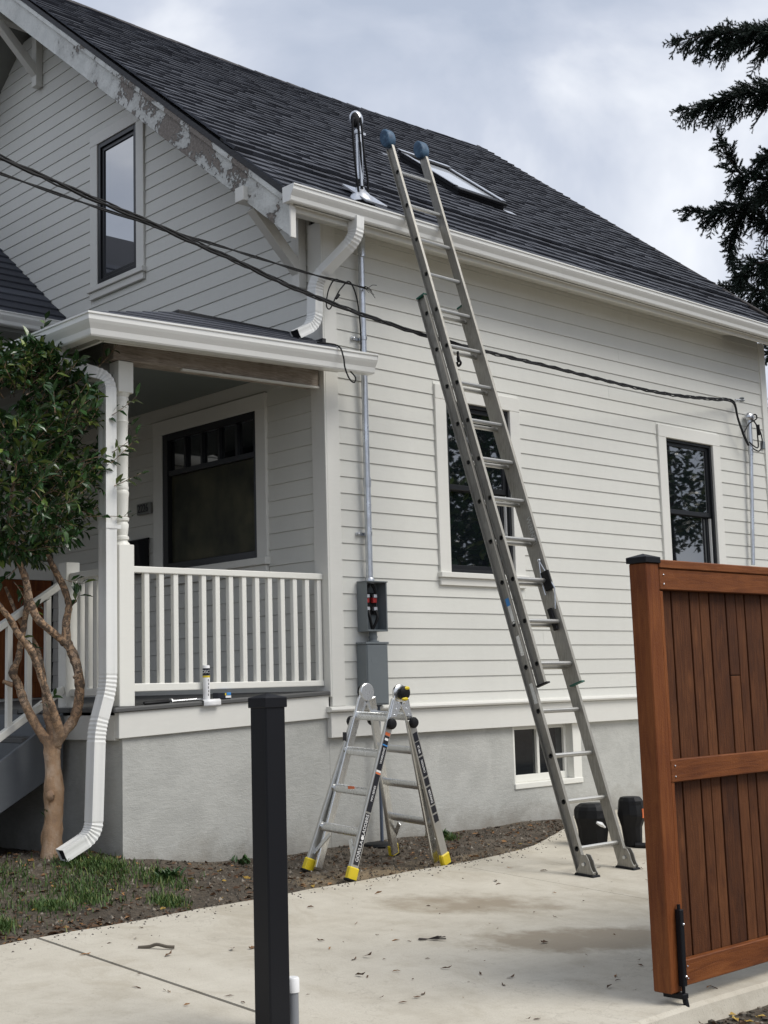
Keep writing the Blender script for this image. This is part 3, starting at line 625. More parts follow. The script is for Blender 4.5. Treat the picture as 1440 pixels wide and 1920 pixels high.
ob('porch_fascia',MB().hexa([(-.06,-1.775,.942),(-.006,-1.775,.942),(-.006,-.018,1.010),(-.06,-.018,1.010),(-.06,-1.775,1.107),(-.006,-1.775,1.107),(-.006,-.018,1.176),(-.06,-.018,1.176)]),m_trim,H,bevel=.003)
bx('porch_fascia',-3.9,-.0602,-1.774,-1.74,.93,1.09,m_trim,H,.003)
# posts
def post(x,y,z0,z1,name='porch_post'):
    o=empty(name,(x,y,z0),parent=H); h=.0575
    bx('post_base',x-h,x+h,y-h,y+h,z0,2.185,m_rail,o,.004); bx('post_head',x-h,x+h,y-h,y+h,3.19,z1,m_rail,o,.004)
    pr_=[(.054,2.185),(.05,2.195),(.040,2.205),(.036,2.213),(.046,2.222),(.046,2.238),(.037,2.245),(.041,2.28),(.045,2.32),(.036,2.335),(.046,2.345),(.047,2.362),(.036,2.37),(.041,2.42),(.043,2.50),(.046,2.515),(.047,2.53),(.041,2.545),(.046,2.56),(.042,2.575),(.041,2.65),(.043,2.79),(.047,2.80),(.047,2.815),(.040,2.828),(.046,2.838),(.042,2.85),(.040,2.92),(.043,2.99),(.047,3.0),(.042,3.012),(.042,3.05),(.044,3.09),(.047,3.105),(.041,3.118),(.045,3.14),(.047,3.155),(.042,3.165),(.05,3.178),(.055,3.19)]
    ob('turned_shaft',MB().lathe((x,y,0),pr_,20),m_rail,o,smooth=True)
post(-.088,-1.697,dz(-1.7),3.40)
# railings
def railing(p0,p1,n,first,last,axis,name='porch_railing'):
    # p0,p1 : (x,y) ends ; z top .. bottoms sloped
    (xa,ya),(xb,yb)=p0,p1; m=MB()
    if axis=='y':
        m.hexa([(xa-.028,ya,2.006),(xa+.028,ya,2.006),(xb+.028,yb,2.012),(xb-.028,yb,2.012),(xa-.03,ya,2.048),(xa+.03,ya,2.048),(xb+.03,yb,2.056),(xb-.03,yb,2.056)])
        m.hexa([(xa-.024,ya,1.235),(xa+.024,ya,1.235),(xb+.024,yb,1.240),(xb-.024,yb,1.240),(xa-.024,ya,1.288),(xa+.024,ya,1.288),(xb+.024,yb,1.280),(xb-.024,yb,1.280)])
    else:
        m.box(xb,xa,ya-.03,ya+.03,2.0,2.045); bx('bottom_rail',xb,xa,ya-.024,ya+.024,1.215,1.265,m_rail,H,.004)
    o=ob(name,m,m_rail,H,bevel=.005,segs=2)
    for i in range(n):
        t=first+(last-first)*i/max(1,n-1)
        if axis=='y': bx('baluster',xa-.019,xa+.019,t-.0195,t+.0195,1.279,2.009,m_rail,o,.003)
        else: bx('baluster',t-.0195,t+.0195,ya-.019,ya+.019,1.262,2.003,m_rail,o,.003)
    return o
railing((-.075,-1.64),(-.075,-.017),14,-1.527,-.044,'y')
railing((-.146,-1.72),(-.66,-1.72),4,-.25,-.56,'x')
nw=MB().box(-.765,-.66,-1.775,-1.67,1.14,2.12); ob('newel_post',nw,m_rail,H,bevel=.004)
# porch stairs descending to the front
S=empty('porch_stairs',(-1.3,-2.4,.2),'grey porch stairs with a white railing descending behind the small tree','stairs')
for i in range(5):
    bx('tread',-3.3,-.70,-1.80-.275*(i+1),-1.795-.275*i+.02,1.10-.18*(i+1),1.135-.18*(i+1),m_deckgrey,S,.004); bx('riser',-3.3,-.71,-1.80-.275*i-.02,-1.80-.275*i,.94-.18*i,1.1-.18*i,m_skirtgrey,S,.002)  # steps widened out of view to block light from the space beneath
ob('stringer',MB().prism([(-.70,-1.79,1.11),(-.70,-3.2,.19),(-.70,-3.2,-.05),(-.70,-1.79,.74)],(.035,0,0)),m_skirtgrey,S,bevel=.003)
sr=MB(); sl_=lambda y,z:z+.652*(y+1.79)
sr.hexa([(-.715,-1.79,sl_(-1.79,1.95)),(-.655,-1.79,sl_(-1.79,1.95)),(-.655,-3.1,sl_(-3.1,1.95)),(-.715,-3.1,sl_(-3.1,1.95)),(-.72,-1.79,sl_(-1.79,2.0)),(-.65,-1.79,sl_(-1.79,2.0)),(-.65,-3.1,sl_(-3.1,2.0)),(-.72,-3.1,sl_(-3.1,2.0))])
sr.hexa([(-.712,-1.79,sl_(-1.79,1.235)),(-.658,-1.79,sl_(-1.79,1.235)),(-.658,-3.1,sl_(-3.1,1.235)),(-.712,-3.1,sl_(-3.1,1.235)),(-.712,-1.79,sl_(-1.79,1.29)),(-.658,-1.79,sl_(-1.79,1.29)),(-.658,-3.1,sl_(-3.1,1.29)),(-.712,-3.1,sl_(-3.1,1.29))])
SR=ob('stair_railing',sr,m_rail,S,bevel=.004)
for i in range(9):
    y=-1.90-.14*i; bx('baluster',-.703,-.667,y-.019,y+.019,sl_(y,1.28),sl_(y,1.96),m_rail,SR,.003)
bx('newel_post',-.74,-.635,-3.2,-3.1,.1,sl_(-3.1,2.15),m_rail,S,.004)
# projecting wing left of the porch
ob('wing_wall',MB().box(-8.4,-4.0,-2.3,-.001,.1,4.66),m_sid,H)
for k in range(0,28):
    z0=Z0+EX*k; 
    ob('siding_board',MB().hexa([(-4.02,-2.28,z0),(-3.985,-2.28,z0),(-3.985,-.03,z0),(-4.02,-.03,z0),(-4.02,-2.28,z0+.121),(-3.993,-2.28,z0+.121),(-3.993,-.03,z0+.121),(-4.02,-.03,z0+.121)]),m_sid,H,recalc=False)
dr=empty('front_door',(-3.98,-.55,1.2),parent=H)
bx('door_leaf',-4.0,-3.965,-1.05,-.02,1.21,2.30,m_woodz,dr,.003)
for i in range(3): bx('door_panel',-3.968,-3.957,-.96+.31*i,-.72+.31*i,1.35,2.2,m_woodz,dr,.006)
bx('door_casing',-4.0,-3.955,-1.18,-1.051,1.2,2.45,m_trim,dr); bx('door_casing',-4.0,-3.955,-1.18,-.001,2.301,2.45,m_trim,dr)
wr=MB(); zw=lambda x:4.72+.775*(-3.66-x)
wr.prism([(-3.62,-2.6,zw(-3.62)),(-3.62,-2.6,zw(-3.62)-.08),(-6.2,-2.6,zw(-6.2)-.08),(-6.2,-2.6,zw(-6.2))],(0,2.598,0)); wr.prism([(-6.201,-2.6,zw(-6.2)),(-6.201,-2.6,zw(-6.2)-.08),(-8.8,-2.6,zw(-3.6)-.08),(-8.8,-2.6,zw(-3.6))],(0,2.598,0)); WR=ob('wing_roof',wr,m_memb,H)
for i in range(12):
    u0=i*.18; xa=-3.60-u0*.79; xb=-3.60-(u0+.2)*.79
    ob('shingle_course',MB().hexa([(xa,-2.6,zw(xa)),(xa,-.002,zw(xa)),(xb,-.002,zw(xb)),(xb,-2.6,zw(xb)),(xa+.008,-2.6,zw(xa)+.022),(xa+.008,-.002,zw(xa)+.022),(xb,-.002,zw(xb)+.006),(xb,-2.6,zw(xb)+.006)]),m_shin,WR)
wg=MB(); wg.prism([(-3.70+o,-2.7,4.70+z) for o,z in Kp],(0,2.68,0)); ob('gutter',wg,m_gut,H)
bx('wing_soffit',-4.0,-3.7,-2.6,-.002,4.56,4.6,m_soff,H,0)
# ---------------------------------------------------------------- service equipment on the side wall
cy=.36
SM=empty('service_mast',(.06,cy,4.94),'galvanized service mast with looped black cables standing on the roof edge','mast')
ob('mast_pipe',MB().tube([(.06,cy,4.5),(.06,cy,5.58)],.0285,14),m_galv,SM,smooth=True)
fl=MB().hexa([roofpt(.17,cy-.07,.012),roofpt(.17,cy+.15,.012),roofpt(-.09,cy+.12,.012),roofpt(-.09,cy-.08,.012),roofpt(.17,cy-.07,.030),roofpt(.17,cy+.15,.030),roofpt(-.09,cy+.12,.030),roofpt(-.09,cy-.08,.030)])
ob('base_flashing',fl,m_lead,SM,bevel=.003)
ob('flashing_cone',MB().lathe((.06,cy,4.93),[(.115,-.01),(.10,.03),(.065,.075),(.036,.11),(.031,.135)],18),m_lead,SM,smooth=True)
hood=MB().ball((.055,cy-.02,5.60),(.052,.06,.075),14,10); HD=ob('weatherhead',hood,m_galv,SM,smooth=True)
ob('hood_opening',MB().ball((.078,cy-.05,5.585),(.036,.038,.062),12,8),m_dark,SM,smooth=True)
ob('clamp',MB().lathe((.06,cy,5.50),[(.036,-.015),(.037,0),(.036,.015)],14).box(.05,.07,cy+.03,cy+.065,5.49,5.51),m_galv,SM)
ob('strap',MB().lathe((.06,cy,5.085),[(.034,-.03),(.035,0),(.034,.03)],14),m_blk,SM)
for nm,pts in {'a':[(.09,cy-.05,5.57),(.10,cy-.085,5.58),(.10,cy-.10,5.5),(.10,cy-.085,5.25),(.10,cy-.055,5.0)],'b':[(.10,cy-.045,5.61),(.115,cy-.05,5.5),(.11,cy-.03,5.25),(.1,cy-.015,5.02)],'c':[(.105,cy-.02,5.60),(.12,cy-.02,5.5),(.115,cy-.0,5.3),(.105,cy+.04,5.12),(.10,cy+.045,5.0)]}.items():
    ob('cable',MB().tube(smoothpath(pts,6),.0085,6),m_cable,SM,smooth=True)
ob('cable_sleeve',MB().tube([(.105,cy-.035,5.40),(.1,cy-.02,5.05)],.013,8),m_galv,SM,smooth=True)
CD=empty('conduit',(.05,cy,2.0),'long galvanized conduit running down the side wall to the open meter box','conduit')
ob('pipe',MB().tube([(.05,cy,1.99),(.05,cy,2.75)],.0265,14).tube([(.05,cy,2.751),(.05,cy,4.62)],.0245,14),m_galv,CD,smooth=True)
ob('coupling',MB().lathe((.05,cy,2.75),[(.03,-.035),(.031,0),(.03,.035)],14),m_galv,CD,smooth=True); ob('coupling',MB().lathe((.05,cy,2.0),[(.036,-.012),(.036,.02),(.03,.03)],14),m_galv,CD,smooth=True)
for z in (2.36,3.86): ob('pipe_strap',MB().lathe((.05,cy,z),[(.030,-.012),(.030,.012)],14).box(.0,.012,cy-.085,cy+.04,z-.012,z+.012).ball((.02,cy-.07,z),.012,8,6),m_galv,CD)
MBx=empty('meter_box',(.0,.375,1.63),'open grey electric meter box with red and silver terminals inside','meter box')
y0,y1,z0,z1=.272,.476,1.63,1.995; t=.004
b=MB(); b.box(.001,.005,y0,y1,z0,z1); b.box(.005,.112,y0,y0+t,z0,z1); b.box(.005,.112,y1-t,y1,z0,z1); b.box(.005,.112,y0+t,y1-t,z0,z0+t); b.box(.005,.112,y0+t,y1-t,z1-t,z1); b.box(.005,.118,y0-.006,y1+.006,z1,z1+.008); b.box(.106,.112,y1-.012,y1-t,z0+t,z1-t); b.box(.1,.112,y0+t,y1-t,z0+t,z0+.012)
ob('enclosure',b,m_boxg,MBx,bevel=.0015)
for i,(yy) in enumerate((.335,.41)):
    bx('terminal_block',.02,.05,yy-.02,yy+.02,1.845,1.885,m_red,MBx,.003)
    for zz in(1.895,1.80): bx('lug',.03,.06,yy-.016,yy+.016,zz-.014,zz+.014,m_lead,MBx,.004)
    ob('feed_cable',MB().tube(smoothpath([(.05,yy,1.91),(.055,yy-.01,1.95),(.05,.37,1.99)],5),.011,7),m_cable,MBx,smooth=True)
    ob('load_cable',MB().tube(smoothpath([(.05,yy,1.79),(.07,yy-.0,1.73),(.05,.375,1.645)],5),.011,7),m_cable,MBx,smooth=True)
bx('insulator_plate',.006,.018,.30,.45,1.76,1.92,m_dark,MBx,0); ob('bare_wire',MB().tube(smoothpath([(.06,.30,1.90),(.08,.29,1.85),(.06,.31,1.77)],5),.004,6),m_lead,MBx)
JB=empty('junction_box',(0,.36,1.10),'tall closed grey junction box below the open meter box','junction box')
bx('enclosure',.001,.108,.256,.47,1.09,1.535,m_boxg,JB,.002); bx('label',.1131,.1136,.30,.36,1.40,1.44,m_boxg,JB,0); bx('lid',.001,.116,.248,.478,1.536,1.552,m_boxg,JB,.002); bx('cover',.1085,.113,.262,.464,1.10,1.53,m_boxg,JB,.002)
ob('nipple',MB().lathe((.055,.375,1.553),[(.045,0),(.045,.008),(.03,.010),(.03,.028),(.034,.03),(.034,.044),(.03,.046),(.03,.077)],16),m_boxg,JB,smooth=True)
ob('ground_conduit',MB().tube([(.05,.415,1.09),(.05,.415,.06)],.0125,10),M('blue_grey_pvc',(.09,.11,.15),.4).m,JB,smooth=True)
ob('ground_disc',MB().lathe((.17,.27,.075),[(.10,0),(.11,.02),(.105,.035),(.09,.04)],22),m_blk,None,smooth=True)
tag(bpy.data.objects['ground_disc'],'round black rubber cap lying in the soil below the conduit behind the folding ladder','cap')
# right-hand telecom mast on the wall
TM=empty('wall_mast',(.05,5.7,2.34),'short grey pipe mast with tangled cable ends near the far wall end','mast')
ob('pipe',MB().tube([(.05,5.64,2.34),(.05,5.73,3.48)],.021,12),m_galv,TM,smooth=True); ob('pipe_sleeve',MB().tube([(.05,5.73,3.48),(.05,5.735,3.84)],.027,12),m_galv,TM,smooth=True)
ob('weatherhead',MB().ball((.05,5.745,3.875),(.045,.06,.05),12,8),m_galv,TM,smooth=True)
for pts in ([(.06,5.76,3.87),(.08,5.80,3.82),(.1,5.86,3.72),(.1,5.88,3.6),(.1,5.81,3.52),(.1,5.70,3.535)],[(.06,5.75,3.86),(.09,5.80,3.80),(.09,5.815,3.68),(.09,5.81,3.56),(.09,5.72,3.57),(.09,5.65,3.60)],[(.06,5.74,3.88),(.1,5.78,3.90),(.11,5.79,3.86),(.09,5.75,3.83),(.07,5.70,3.80),(.07,5.60,3.70)]):
    ob('cable',MB().tube(smoothpath(pts,6),.007,6),m_cable,TM,smooth=True)
ob('splice',MB().tube([(.09,5.835,3.80),(.09,5.84,3.69)],.017,8),m_cable,TM,smooth=True)
IN=empty('cable_insulator',(.0,5.54,4.03),'small metal cable insulator screwed to the wall above the short mast','insulator')
ob('hook',MB().tube([(.0,5.56,4.02),(.09,5.54,4.02)],.008,8).tube([(.09,5.44,4.012),(.09,5.60,4.03)],.012,8),m_galv,IN,smooth=True); ob('spool',MB().lathe((.09,5.56,4.01),[(.018,0),(.026,.008),(.018,.02),(.026,.034),(.018,.042)],12),m_boxg,IN,smooth=True)
bx('vent_plate',.0,.02,6.02,6.07,3.58,3.66,m_boxg,H,.002)
# cables
def twist(pts,r,n,off,ph,turn):
    P=smoothpath(pts,8); o=[]; s_=0
    for i,p in enumerate(P):
        if i: s_+=(P[i]-P[i-1]).length
        a=ph+s_*turn; o.append(p+Vector((0,math.sin(a)*off*.5,math.cos(a)*off)))
    return o
w1=[(1.75,-9.5,5.2),(1.30,-6.0,4.50),(0.987,-3.134,4.12),(0.896,-2.27,4.025),(0.819,-1.538,3.943),(0.726,-0.648,3.837),(0.597,0.58,3.784),(0.43,2.168,3.814),(0.255,3.837,3.857),(0.145,4.882,3.943),(0.094,5.37,3.99),(.09,5.46,3.83),(.085,5.55,3.68),(.085,5.64,3.57)]
CB=empty('service_cable',(.5,.5,3.8),'thick twisted black service cable crossing the whole house front and side wall','cable')
for k,(r_,of) in enumerate(((.0085,.012),(.0085,.012),(.006,.014))): ob('strand',MB().tube(twist(w1,r_,6,of,k*2.1,9.),r_,6),m_cable,CB,smooth=True)
w2=[(1.45,-7.5,4.35),(1.0,-4.6,4.18),(0.73,-3.001,4.14),(0.538,-2.041,4.149),(0.345,-1.074,4.185),(0.19,-0.298,4.215),(0.13,0.097,4.236),(0.10,0.35,4.242)]
CB2=empty('cut_cable',(.2,0,4.2),'thinner black cable with a frayed cut end beside the corner downspout','cable')
for k in range(2): ob('strand',MB().tube(twist(w2,.006,6,.006,k*3.1,7.),.0055,6),m_cable,CB2,smooth=True)
for k in range(7):
    p=Vector((.10,.30+.012*k,4.242)); d=Vector((random.uniform(-.02,.05),random.uniform(.04,.12),random.uniform(-.07,.03))); ob('frayed_wire',MB().tube(smoothpath([p,p+d*.5+Vector((0,0,.015)),p+d],4),.0022,5),m_cable,CB2)
LP=empty('cable_loop',(.12,.1,4.1),'loose loop of thin black cable hanging beside the wall conduit','cable')
ob('strand',MB().tube(smoothpath([(0.12,0.10,4.235),(0.12,0.025,4.245),(0.12,-0.04,4.155),(0.12,-0.065,4.033),(0.12,-0.03,4.012),(0.12,0.032,4.115),(0.12,0.087,4.191),(0.12,0.169,4.256),(0.12,0.236,4.156),(0.12,0.263,3.995),(0.12,0.273,3.811),(0.12,0.262,3.69)],6),.0055,6),m_cable,LP,smooth=True)
ob('tie',MB().tube([(.12,.03,4.10),(.12,.06,4.135)],.012,6),m_cable,LP)
ob('hanging_cable',MB().tube(smoothpath([(.22,-.25,3.70),(0.33,-0.15,3.67),(0.338,-0.106,3.597),(0.335,-0.088,3.513),(0.33,-0.044,3.441),(0.33,0.002,3.419),(0.30,0.04,3.472),(0.20,0.045,3.56)],6),.0055,6),m_cable,None,smooth=True)
tag(bpy.data.objects['hanging_cable'],'short black cable looping over the porch gutter near its end','cable')
# house number and mailbox on the front wall
HN=empty('house_number',(-2.42,-.02,2.79),'rectangular house number plate reading 2226 beside the big porch window','house number')
bx('plate',-2.49,-2.285,-.03,-.003,2.755,2.85,m_soff,HN,.003); text('lettering','2226',.10,m_stick,HN,(-2.39,-.032,2.802),(1,0,0),(0,0,1),.002,.82)
MX=empty('mailbox',(-2.5,-.05,2.3),'black metal mailbox hanging under the house number','mailbox')
ob('body',MB().prism([(-2.60,-.002,2.24),(-2.60,-.09,2.24),(-2.60,-.11,2.52),(-2.60,-.002,2.55)],(.26,0,0)),m_blackmetal,MX,bevel=.005); ob('lid',MB().prism([(-2.605,-.001,2.552),(-2.605,-.122,2.518),(-2.605,-.122,2.50),(-2.605,-.001,2.535)],(.27,0,0)),m_blackmetal,MX,bevel=.003)
# ------------------------------------------------------------------ things on the porch edge
CT=empty('caulk_tube',(-.015,-1.09,1.165),'white caulk tube with a black and yellow band standing on the porch edge','caulk tube')
ct=(-.022,-1.085); zb=dz(-1.085)+.0
ob('tube',MB().lathe((*ct,zb),[(.0235,0),(.024,.003),(.024,.228),(.0215,.233),(.02,.225)],20),m_capw,CT,smooth=True); ob('band',MB().lathe((*ct,zb),[(.0245,.165),(.0246,.168),(.0246,.212),(.0245,.214)],20),m_stick,CT,smooth=True); ob('stripe',MB().lathe((*ct,zb),[(.0245,.152),(.0247,.154),(.0247,.162),(.0245,.164)],20),m_yel,CT,smooth=True)
text('lettering','OSC',.028,m_white,CT,(ct[0]+.0172,ct[1]-.0172,zb+.19),(.707,.707,0),(0,0,1),.0006)
for q in range(5): bx('print_line',ct[0]+.0235,ct[0]+.0249,ct[1]-.004+.003*(q%2),ct[1]-.001+.003*(q%2)+.002,zb+.03+.024*q,zb+.045+.024*q,m_stick,CT,0)
pp=MB(); n=8
for i in range(n+1):
    a=i/n; 
    x=-.05+.075*min(1,a*1.6); z=dz(-1.05)+.004-(max(0,a-.55)*.10)
    pp.v+=[(x,-1.14,z-.001),(x,-1.0,z+.004)]
pp.f=[(2*i,2*i+1,2*i+3,2*i+2) for i in range(n)]
o=ob('paper_scrap',pp,m_capw,None,smooth=True); o.modifiers.new('s','SOLIDIFY').thickness=.001; tag(o,'curled white paper scrap hanging over the porch edge beneath the caulk tube','paper')
SB=empty('screw_box',(-.02,-.93,dz(-.93)),'small black and white box with a blue top on the porch edge','box')
z=dz(-.95)+.001; bx('carton',-.07,-.005,-1.0,-.895,z,z+.042,m_stick,SB,.002); bx('label_strip',-.06,-.0045,-.94,-.893,z+.006,z+.022,m_white,SB,.001); bx('top_label',-.06,-.0046,-.93,-.894,z+.024,z+.043,m_bluep,SB,.001); bx('tab',-.06,-.0044,-.945,-.934,z+.024,z+.040,m_yel,SB,0)
CGn=empty('caulk_gun',(-.04,-1.4,dz(-1.4)),'grey steel caulking gun lying flat along the porch edge','caulk gun')
z=dz(-1.35)+.012; ob('cradle',MB().tube([(-.03,-1.36,z),(-.03,-1.16,z+.008)],.008,8).tube([(-.055,-1.36,z),(-.055,-1.16,z+.008)],.006,8).lathe((-.043,-1.36,z),[(.02,0),(.02,.01)],12,(0,1,0)),m_alu2,CGn,smooth=True); ob('handle',MB().tube(smoothpath([(-.043,-1.37,z),(-.03,-1.43,z-.002),(-.02,-1.52,z-.006),(-.03,-1.57,z-.008)],5),.012,8).tube(smoothpath([(-.05,-1.37,z+.004),(-.07,-1.46,z),(-.07,-1.55,z-.006)],5),.007,8),m_blk,CGn,smooth=True); ob('rod',MB().tube([(-.043,-1.16,z+.006),(-.043,-1.10,z+.010),(-.035,-1.085,z+.006)],.004,6),m_alu2,CGn)
# ------------------------------------------------------------------ extension ladder
LB=Vector((-.0914,.0,.2908))/.3048; LB.normalize(); LN=Vector((LB.z,0,-LB.x))   # along, front normal
b0=Vector((1.843,0,.165)); yl,yr=.462,.872
EL=empty('extension_ladder',(2.0,.66,.0),'tall weathered aluminium extension ladder leaning on the house gutter','ladder')
def ipro(dep,out,fl,tw=.0035):
    # channel: web on the inside, flanges outward (out=-1 left, +1 right); coords (y, n)
    return [(0,-dep/2),(out*fl,-dep/2),(out*fl,-dep/2+tw+.002),(out*tw,-dep/2+tw+.002),(out*tw,dep/2-tw-.002),(out*fl,dep/2-tw-.002),(out*fl,dep/2),(0,dep/2)]
def ladder_rail(y,out,p0,k0,k1,dep,fl,noff):
    m=MB(); A_=p0+LB*(.3048*k0)+LN*noff; B_=p0+LB*(.3048*k1)+LN*noff; pr_=ipro(dep,out,fl); n=len(pr_)
    for q in(A_,B_):
        for a,b in pr_: m.v.append(tuple(q+Vector((0,y+a,0))+LN*b))
    m.f+=[tuple(range(n-1,-1,-1)),tuple(range(n,2*n))]+[(i,(i+1)%n,n+(i+1)%n,n+i) for i in range(n)]
    return ob('rail',m,m_alu,EL)
DB,DF=.078,.070; nb_,nf_=-.012,.060
ladder_rail(yl,-1,b0,-.52,13.45,DB,.026,nb_); ladder_rail(yr,1,b0,-.52,13.45,DB,.026,nb_)
yfl,yfr=yl+.033,yr-.033
ladder_rail(yfl,-1,b0,3.52,17.75,DF,.024,nf_); ladder_rail(yfr,1,b0,3.52,17.75,DF,.024,nf_)
def rung_mesh(L_):
    m=MB(); pr_=[]
    for i in range(14):
        a=2*math.pi*i/14; x=math.cos(a)*.0165; y=math.sin(a)*.0165
        if y>.011: y=.0125
        if i%2: x*=.93; y*=.93
        pr_.append((y,x))
    m.sweep([(0,-L_/2,0),(0,L_/2,0)],pr_,tuple(LB)); me=bpy.data.meshes.new('rung'); me.from_pydata(m.v,[],m.f); me.materials.append(m_alu3)
    bm=bmesh.new(); bm.from_mesh(me); bmesh.ops.recalc_face_normals(bm,faces=bm.faces); bm.to_mesh(me); bm.free(); return me
rb=rung_mesh(yr-yl-.001); rf=rung_mesh(yfr-yfl-.001); ym=(yl+yr)/2
hole=MB()
for i in range(9):
    a=math.pi*i/8; hole.v.append((-math.cos(a)*.0155,0,-math.sin(a)*.017))
hole.v+= [(p[0],-.002,p[2]) for p in hole.v]; hole.f=[tuple(range(8,-1,-1)),tuple(range(9,18))]+[(i,(i+1)%9,9+(i+1)%9,9+i) for i in range(9)]
hmat=Matrix((LN,Vector((0,1,0)),LB)).transposed()
hole.v=[tuple(hmat@Vector(p)) for p in hole.v]
hme=bpy.data.meshes.new('rung_end'); hme.from_pydata(hole.v,[],hole.f); hme.materials.append(m_dark)
rim=MB().lathe((0,0,0),[(.0215,0),(.0225,.0018),(.017,.003),(.016,0)],16,(0,-1,0)); rme=bpy.data.meshes.new('rung_swage'); rme.from_pydata(rim.v,[],rim.f); rme.materials.append(m_alu)
for k in range(0,14):
    p=b0+LB*(.3048*k)+LN*nb_; link('rung',rb,(p.x,ym,p.z),EL)
    link('rung_swage',rme,(p.x,yl-.0036,p.z),EL); link('rung_end',hme,(p.x,yl-.0052,p.z),EL)
for k in range(4,18):
    p=b0+LB*(.3048*k)+LN*nf_; link('rung',rf,(p.x,ym,p.z),EL)
    link('rung_swage',rme,(p.x,yfl-.0036,p.z),EL); link('rung_end',hme,(p.x,yfl-.0052,p.z),EL)
for y,o_ in((yl,-1),(yr,1)):  # swivel feet
    zf=plane(1.95)+.001; yc=y+o_*.006
    ft=empty('foot',(1.99,yc,zf),parent=EL)
    pr_=[(1.838,.0),(1.972,.0),(1.978,.012),(1.965,.03),(1.955,.05),(1.945,.085),(1.925,.118),(1.89,.12),(1.872,.09),(1.862,.05),(1.845,.022)]
    ob('shoe',MB().prism([(x,yc-.026,zf+z+.012-GS*(x-1.95)) for x,z in pr_],(0,.008,0)).prism([(x,yc+.018,zf+z+.012-GS*(x-1.95)) for x,z in pr_],(0,.008,0)).box(1.845,1.965,yc-.018,yc+.018,zf+.006,zf+.028),m_alu,ft,bevel=.002)
    ob('pad',MB().hexa([(1.832,yc-.04,zf+.004),(1.985,yc-.04,zf-.007),(1.985,yc+.04,zf-.007),(1.832,yc+.04,zf+.004),(1.837,yc-.038,zf+.020),(1.98,yc-.038,zf+.010),(1.98,yc+.038,zf+.010),(1.837,yc+.038,zf+.020)]),m_blk,ft,bevel=.003)
    ob('bolt',MB().lathe((1.905,yc-.028,zf+.075),[(.012,0),(.012,.008)],8,(0,-1,0)),m_galv,ft)
for y,o_ in((yfl,-1),(yfr,1)):  # blue mitts
    c=b0+LB*(.3048*17.97)+LN*nf_; m=MB(); pr_=[]
    for i in range(22):
        a=2*math.pi*i/22; ra=.062*(1 if abs(math.sin(a))<.9 else 1.); pr_.append((math.cos(a)*.052,math.sin(a)*.078))
    P=[c+LN*x+LB*(z+.012) for x,z in pr_]; yc=y+o_*.010
    for i,(dy,k) in enumerate(((-.040,.86),(-.034,.97),(-.022,1.),(.022,1.),(.034,.97),(.040,.86))):
        for p in P: q=c+LB*.012+(p-c-LB*.012)*k; m.v.append((q.x,yc+dy,q.z))
    n=22
    for i in range(5):
        for j in range(n): m.f.append((i*n+j,i*n+(j+1)%n,(i+1)*n+(j+1)%n,(i+1)*n+j))
    m.f+=[tuple(range(n-1,-1,-1)),tuple(range(5*n,6*n))]; ob('end_mitt',m,m_blue,EL,smooth=True)
for y,o_ in((yl,-1),(yr,1)):  # green/black plastic caps
    p=b0+LB*(.3048*13.45)+LN*nb_; ob('end_cap',MB().beam(p+Vector((0,y+o_*.012,0)),p+LB*.012+Vector((0,y+o_*.012,0)),.032,DB+.006,(0,1,0)),m_green,EL)
for y,o_ in((yfl,-1),(yfr,1)):
    p=b0+LB*(.3048*3.52)+LN*nf_; ob('guide_plate',MB().beam(p+Vector((0,y+o_*.010,0))-LB*.004,p+LB*.006+Vector((0,y+o_*.010,0)),.036,DF+.04,(0,1,0)),m_green if o_>0 else m_dark,EL)
    if o_>0:
        lk=empty('rung_lock',p+LB*(.3048*2.1),parent=EL); q=p+LB*(.3048*2.55)+Vector((0,y-.014,0))+LN*.02
        ob('lock_body',MB().beam(q+LB*.04,q-LB*.10,.02,.07,(0,1,0)),m_blk,lk,bevel=.004); ob('lock_tail',MB().beam(q-LB*.22-LN*.05,q-LB*.38-LN*.045,.02,.035,(0,1,0)),m_blk,lk,bevel=.003)
        ob('spring_arm',MB().tube([q+LB*.13-LN*.02,q-LB*.10+LN*.045,q-LB*.24+LN*.0],.0045,6).tube([q+LB*.13-LN*.02,q-LB*.02-LN*.05,q-LB*.12-LN*.05],.004,6).ball(q+LB*.13-LN*.02,.012,8,6),m_galv,lk)
        text('lettering','WERNER',.052,m_alu3,EL,b0+LB*(.3048*6.85+.12)+LN*nf_+Vector((0,yfr+.001-.0028,0)),-LB,LN,.0012,1.0)
hk=b0+LB*(.3048*12)+LN*(nf_-.01); ob('pulley_hook',MB().tube(smoothpath([hk+Vector((0,ym-.05,-.02)),hk+Vector((.0,ym-.05,-.07)),hk+Vector((.02,ym-.045,-.11)),hk+Vector((.0,ym-.05,-.13)),hk+Vector((-.015,ym-.05,-.10))],5),.009,7).ball(hk+Vector((0,ym-.05,-.075)),(.016,.01,.03),8,6),m_blk,EL,smooth=True)
p=b0+LB*(.3048*5.62)+LN*nb_; ob('safety_label',MB().beam(p+Vector((0,yl-.0042,0)),p-LB*.055+Vector((0,yl-.0042,0)),.001,.034,(0,1,0)),m_bluep,EL)
for kk in(5.25,4.5,3.4): p=b0+LB*(.3048*kk)+LN*nb_; ob('worn_label',MB().beam(p+LB*.07+Vector((0,yl-.0040,0)),p-LB*.07+Vector((0,yl-.0040,0)),.0008,.03,(0,1,0)),m_alu2,EL)
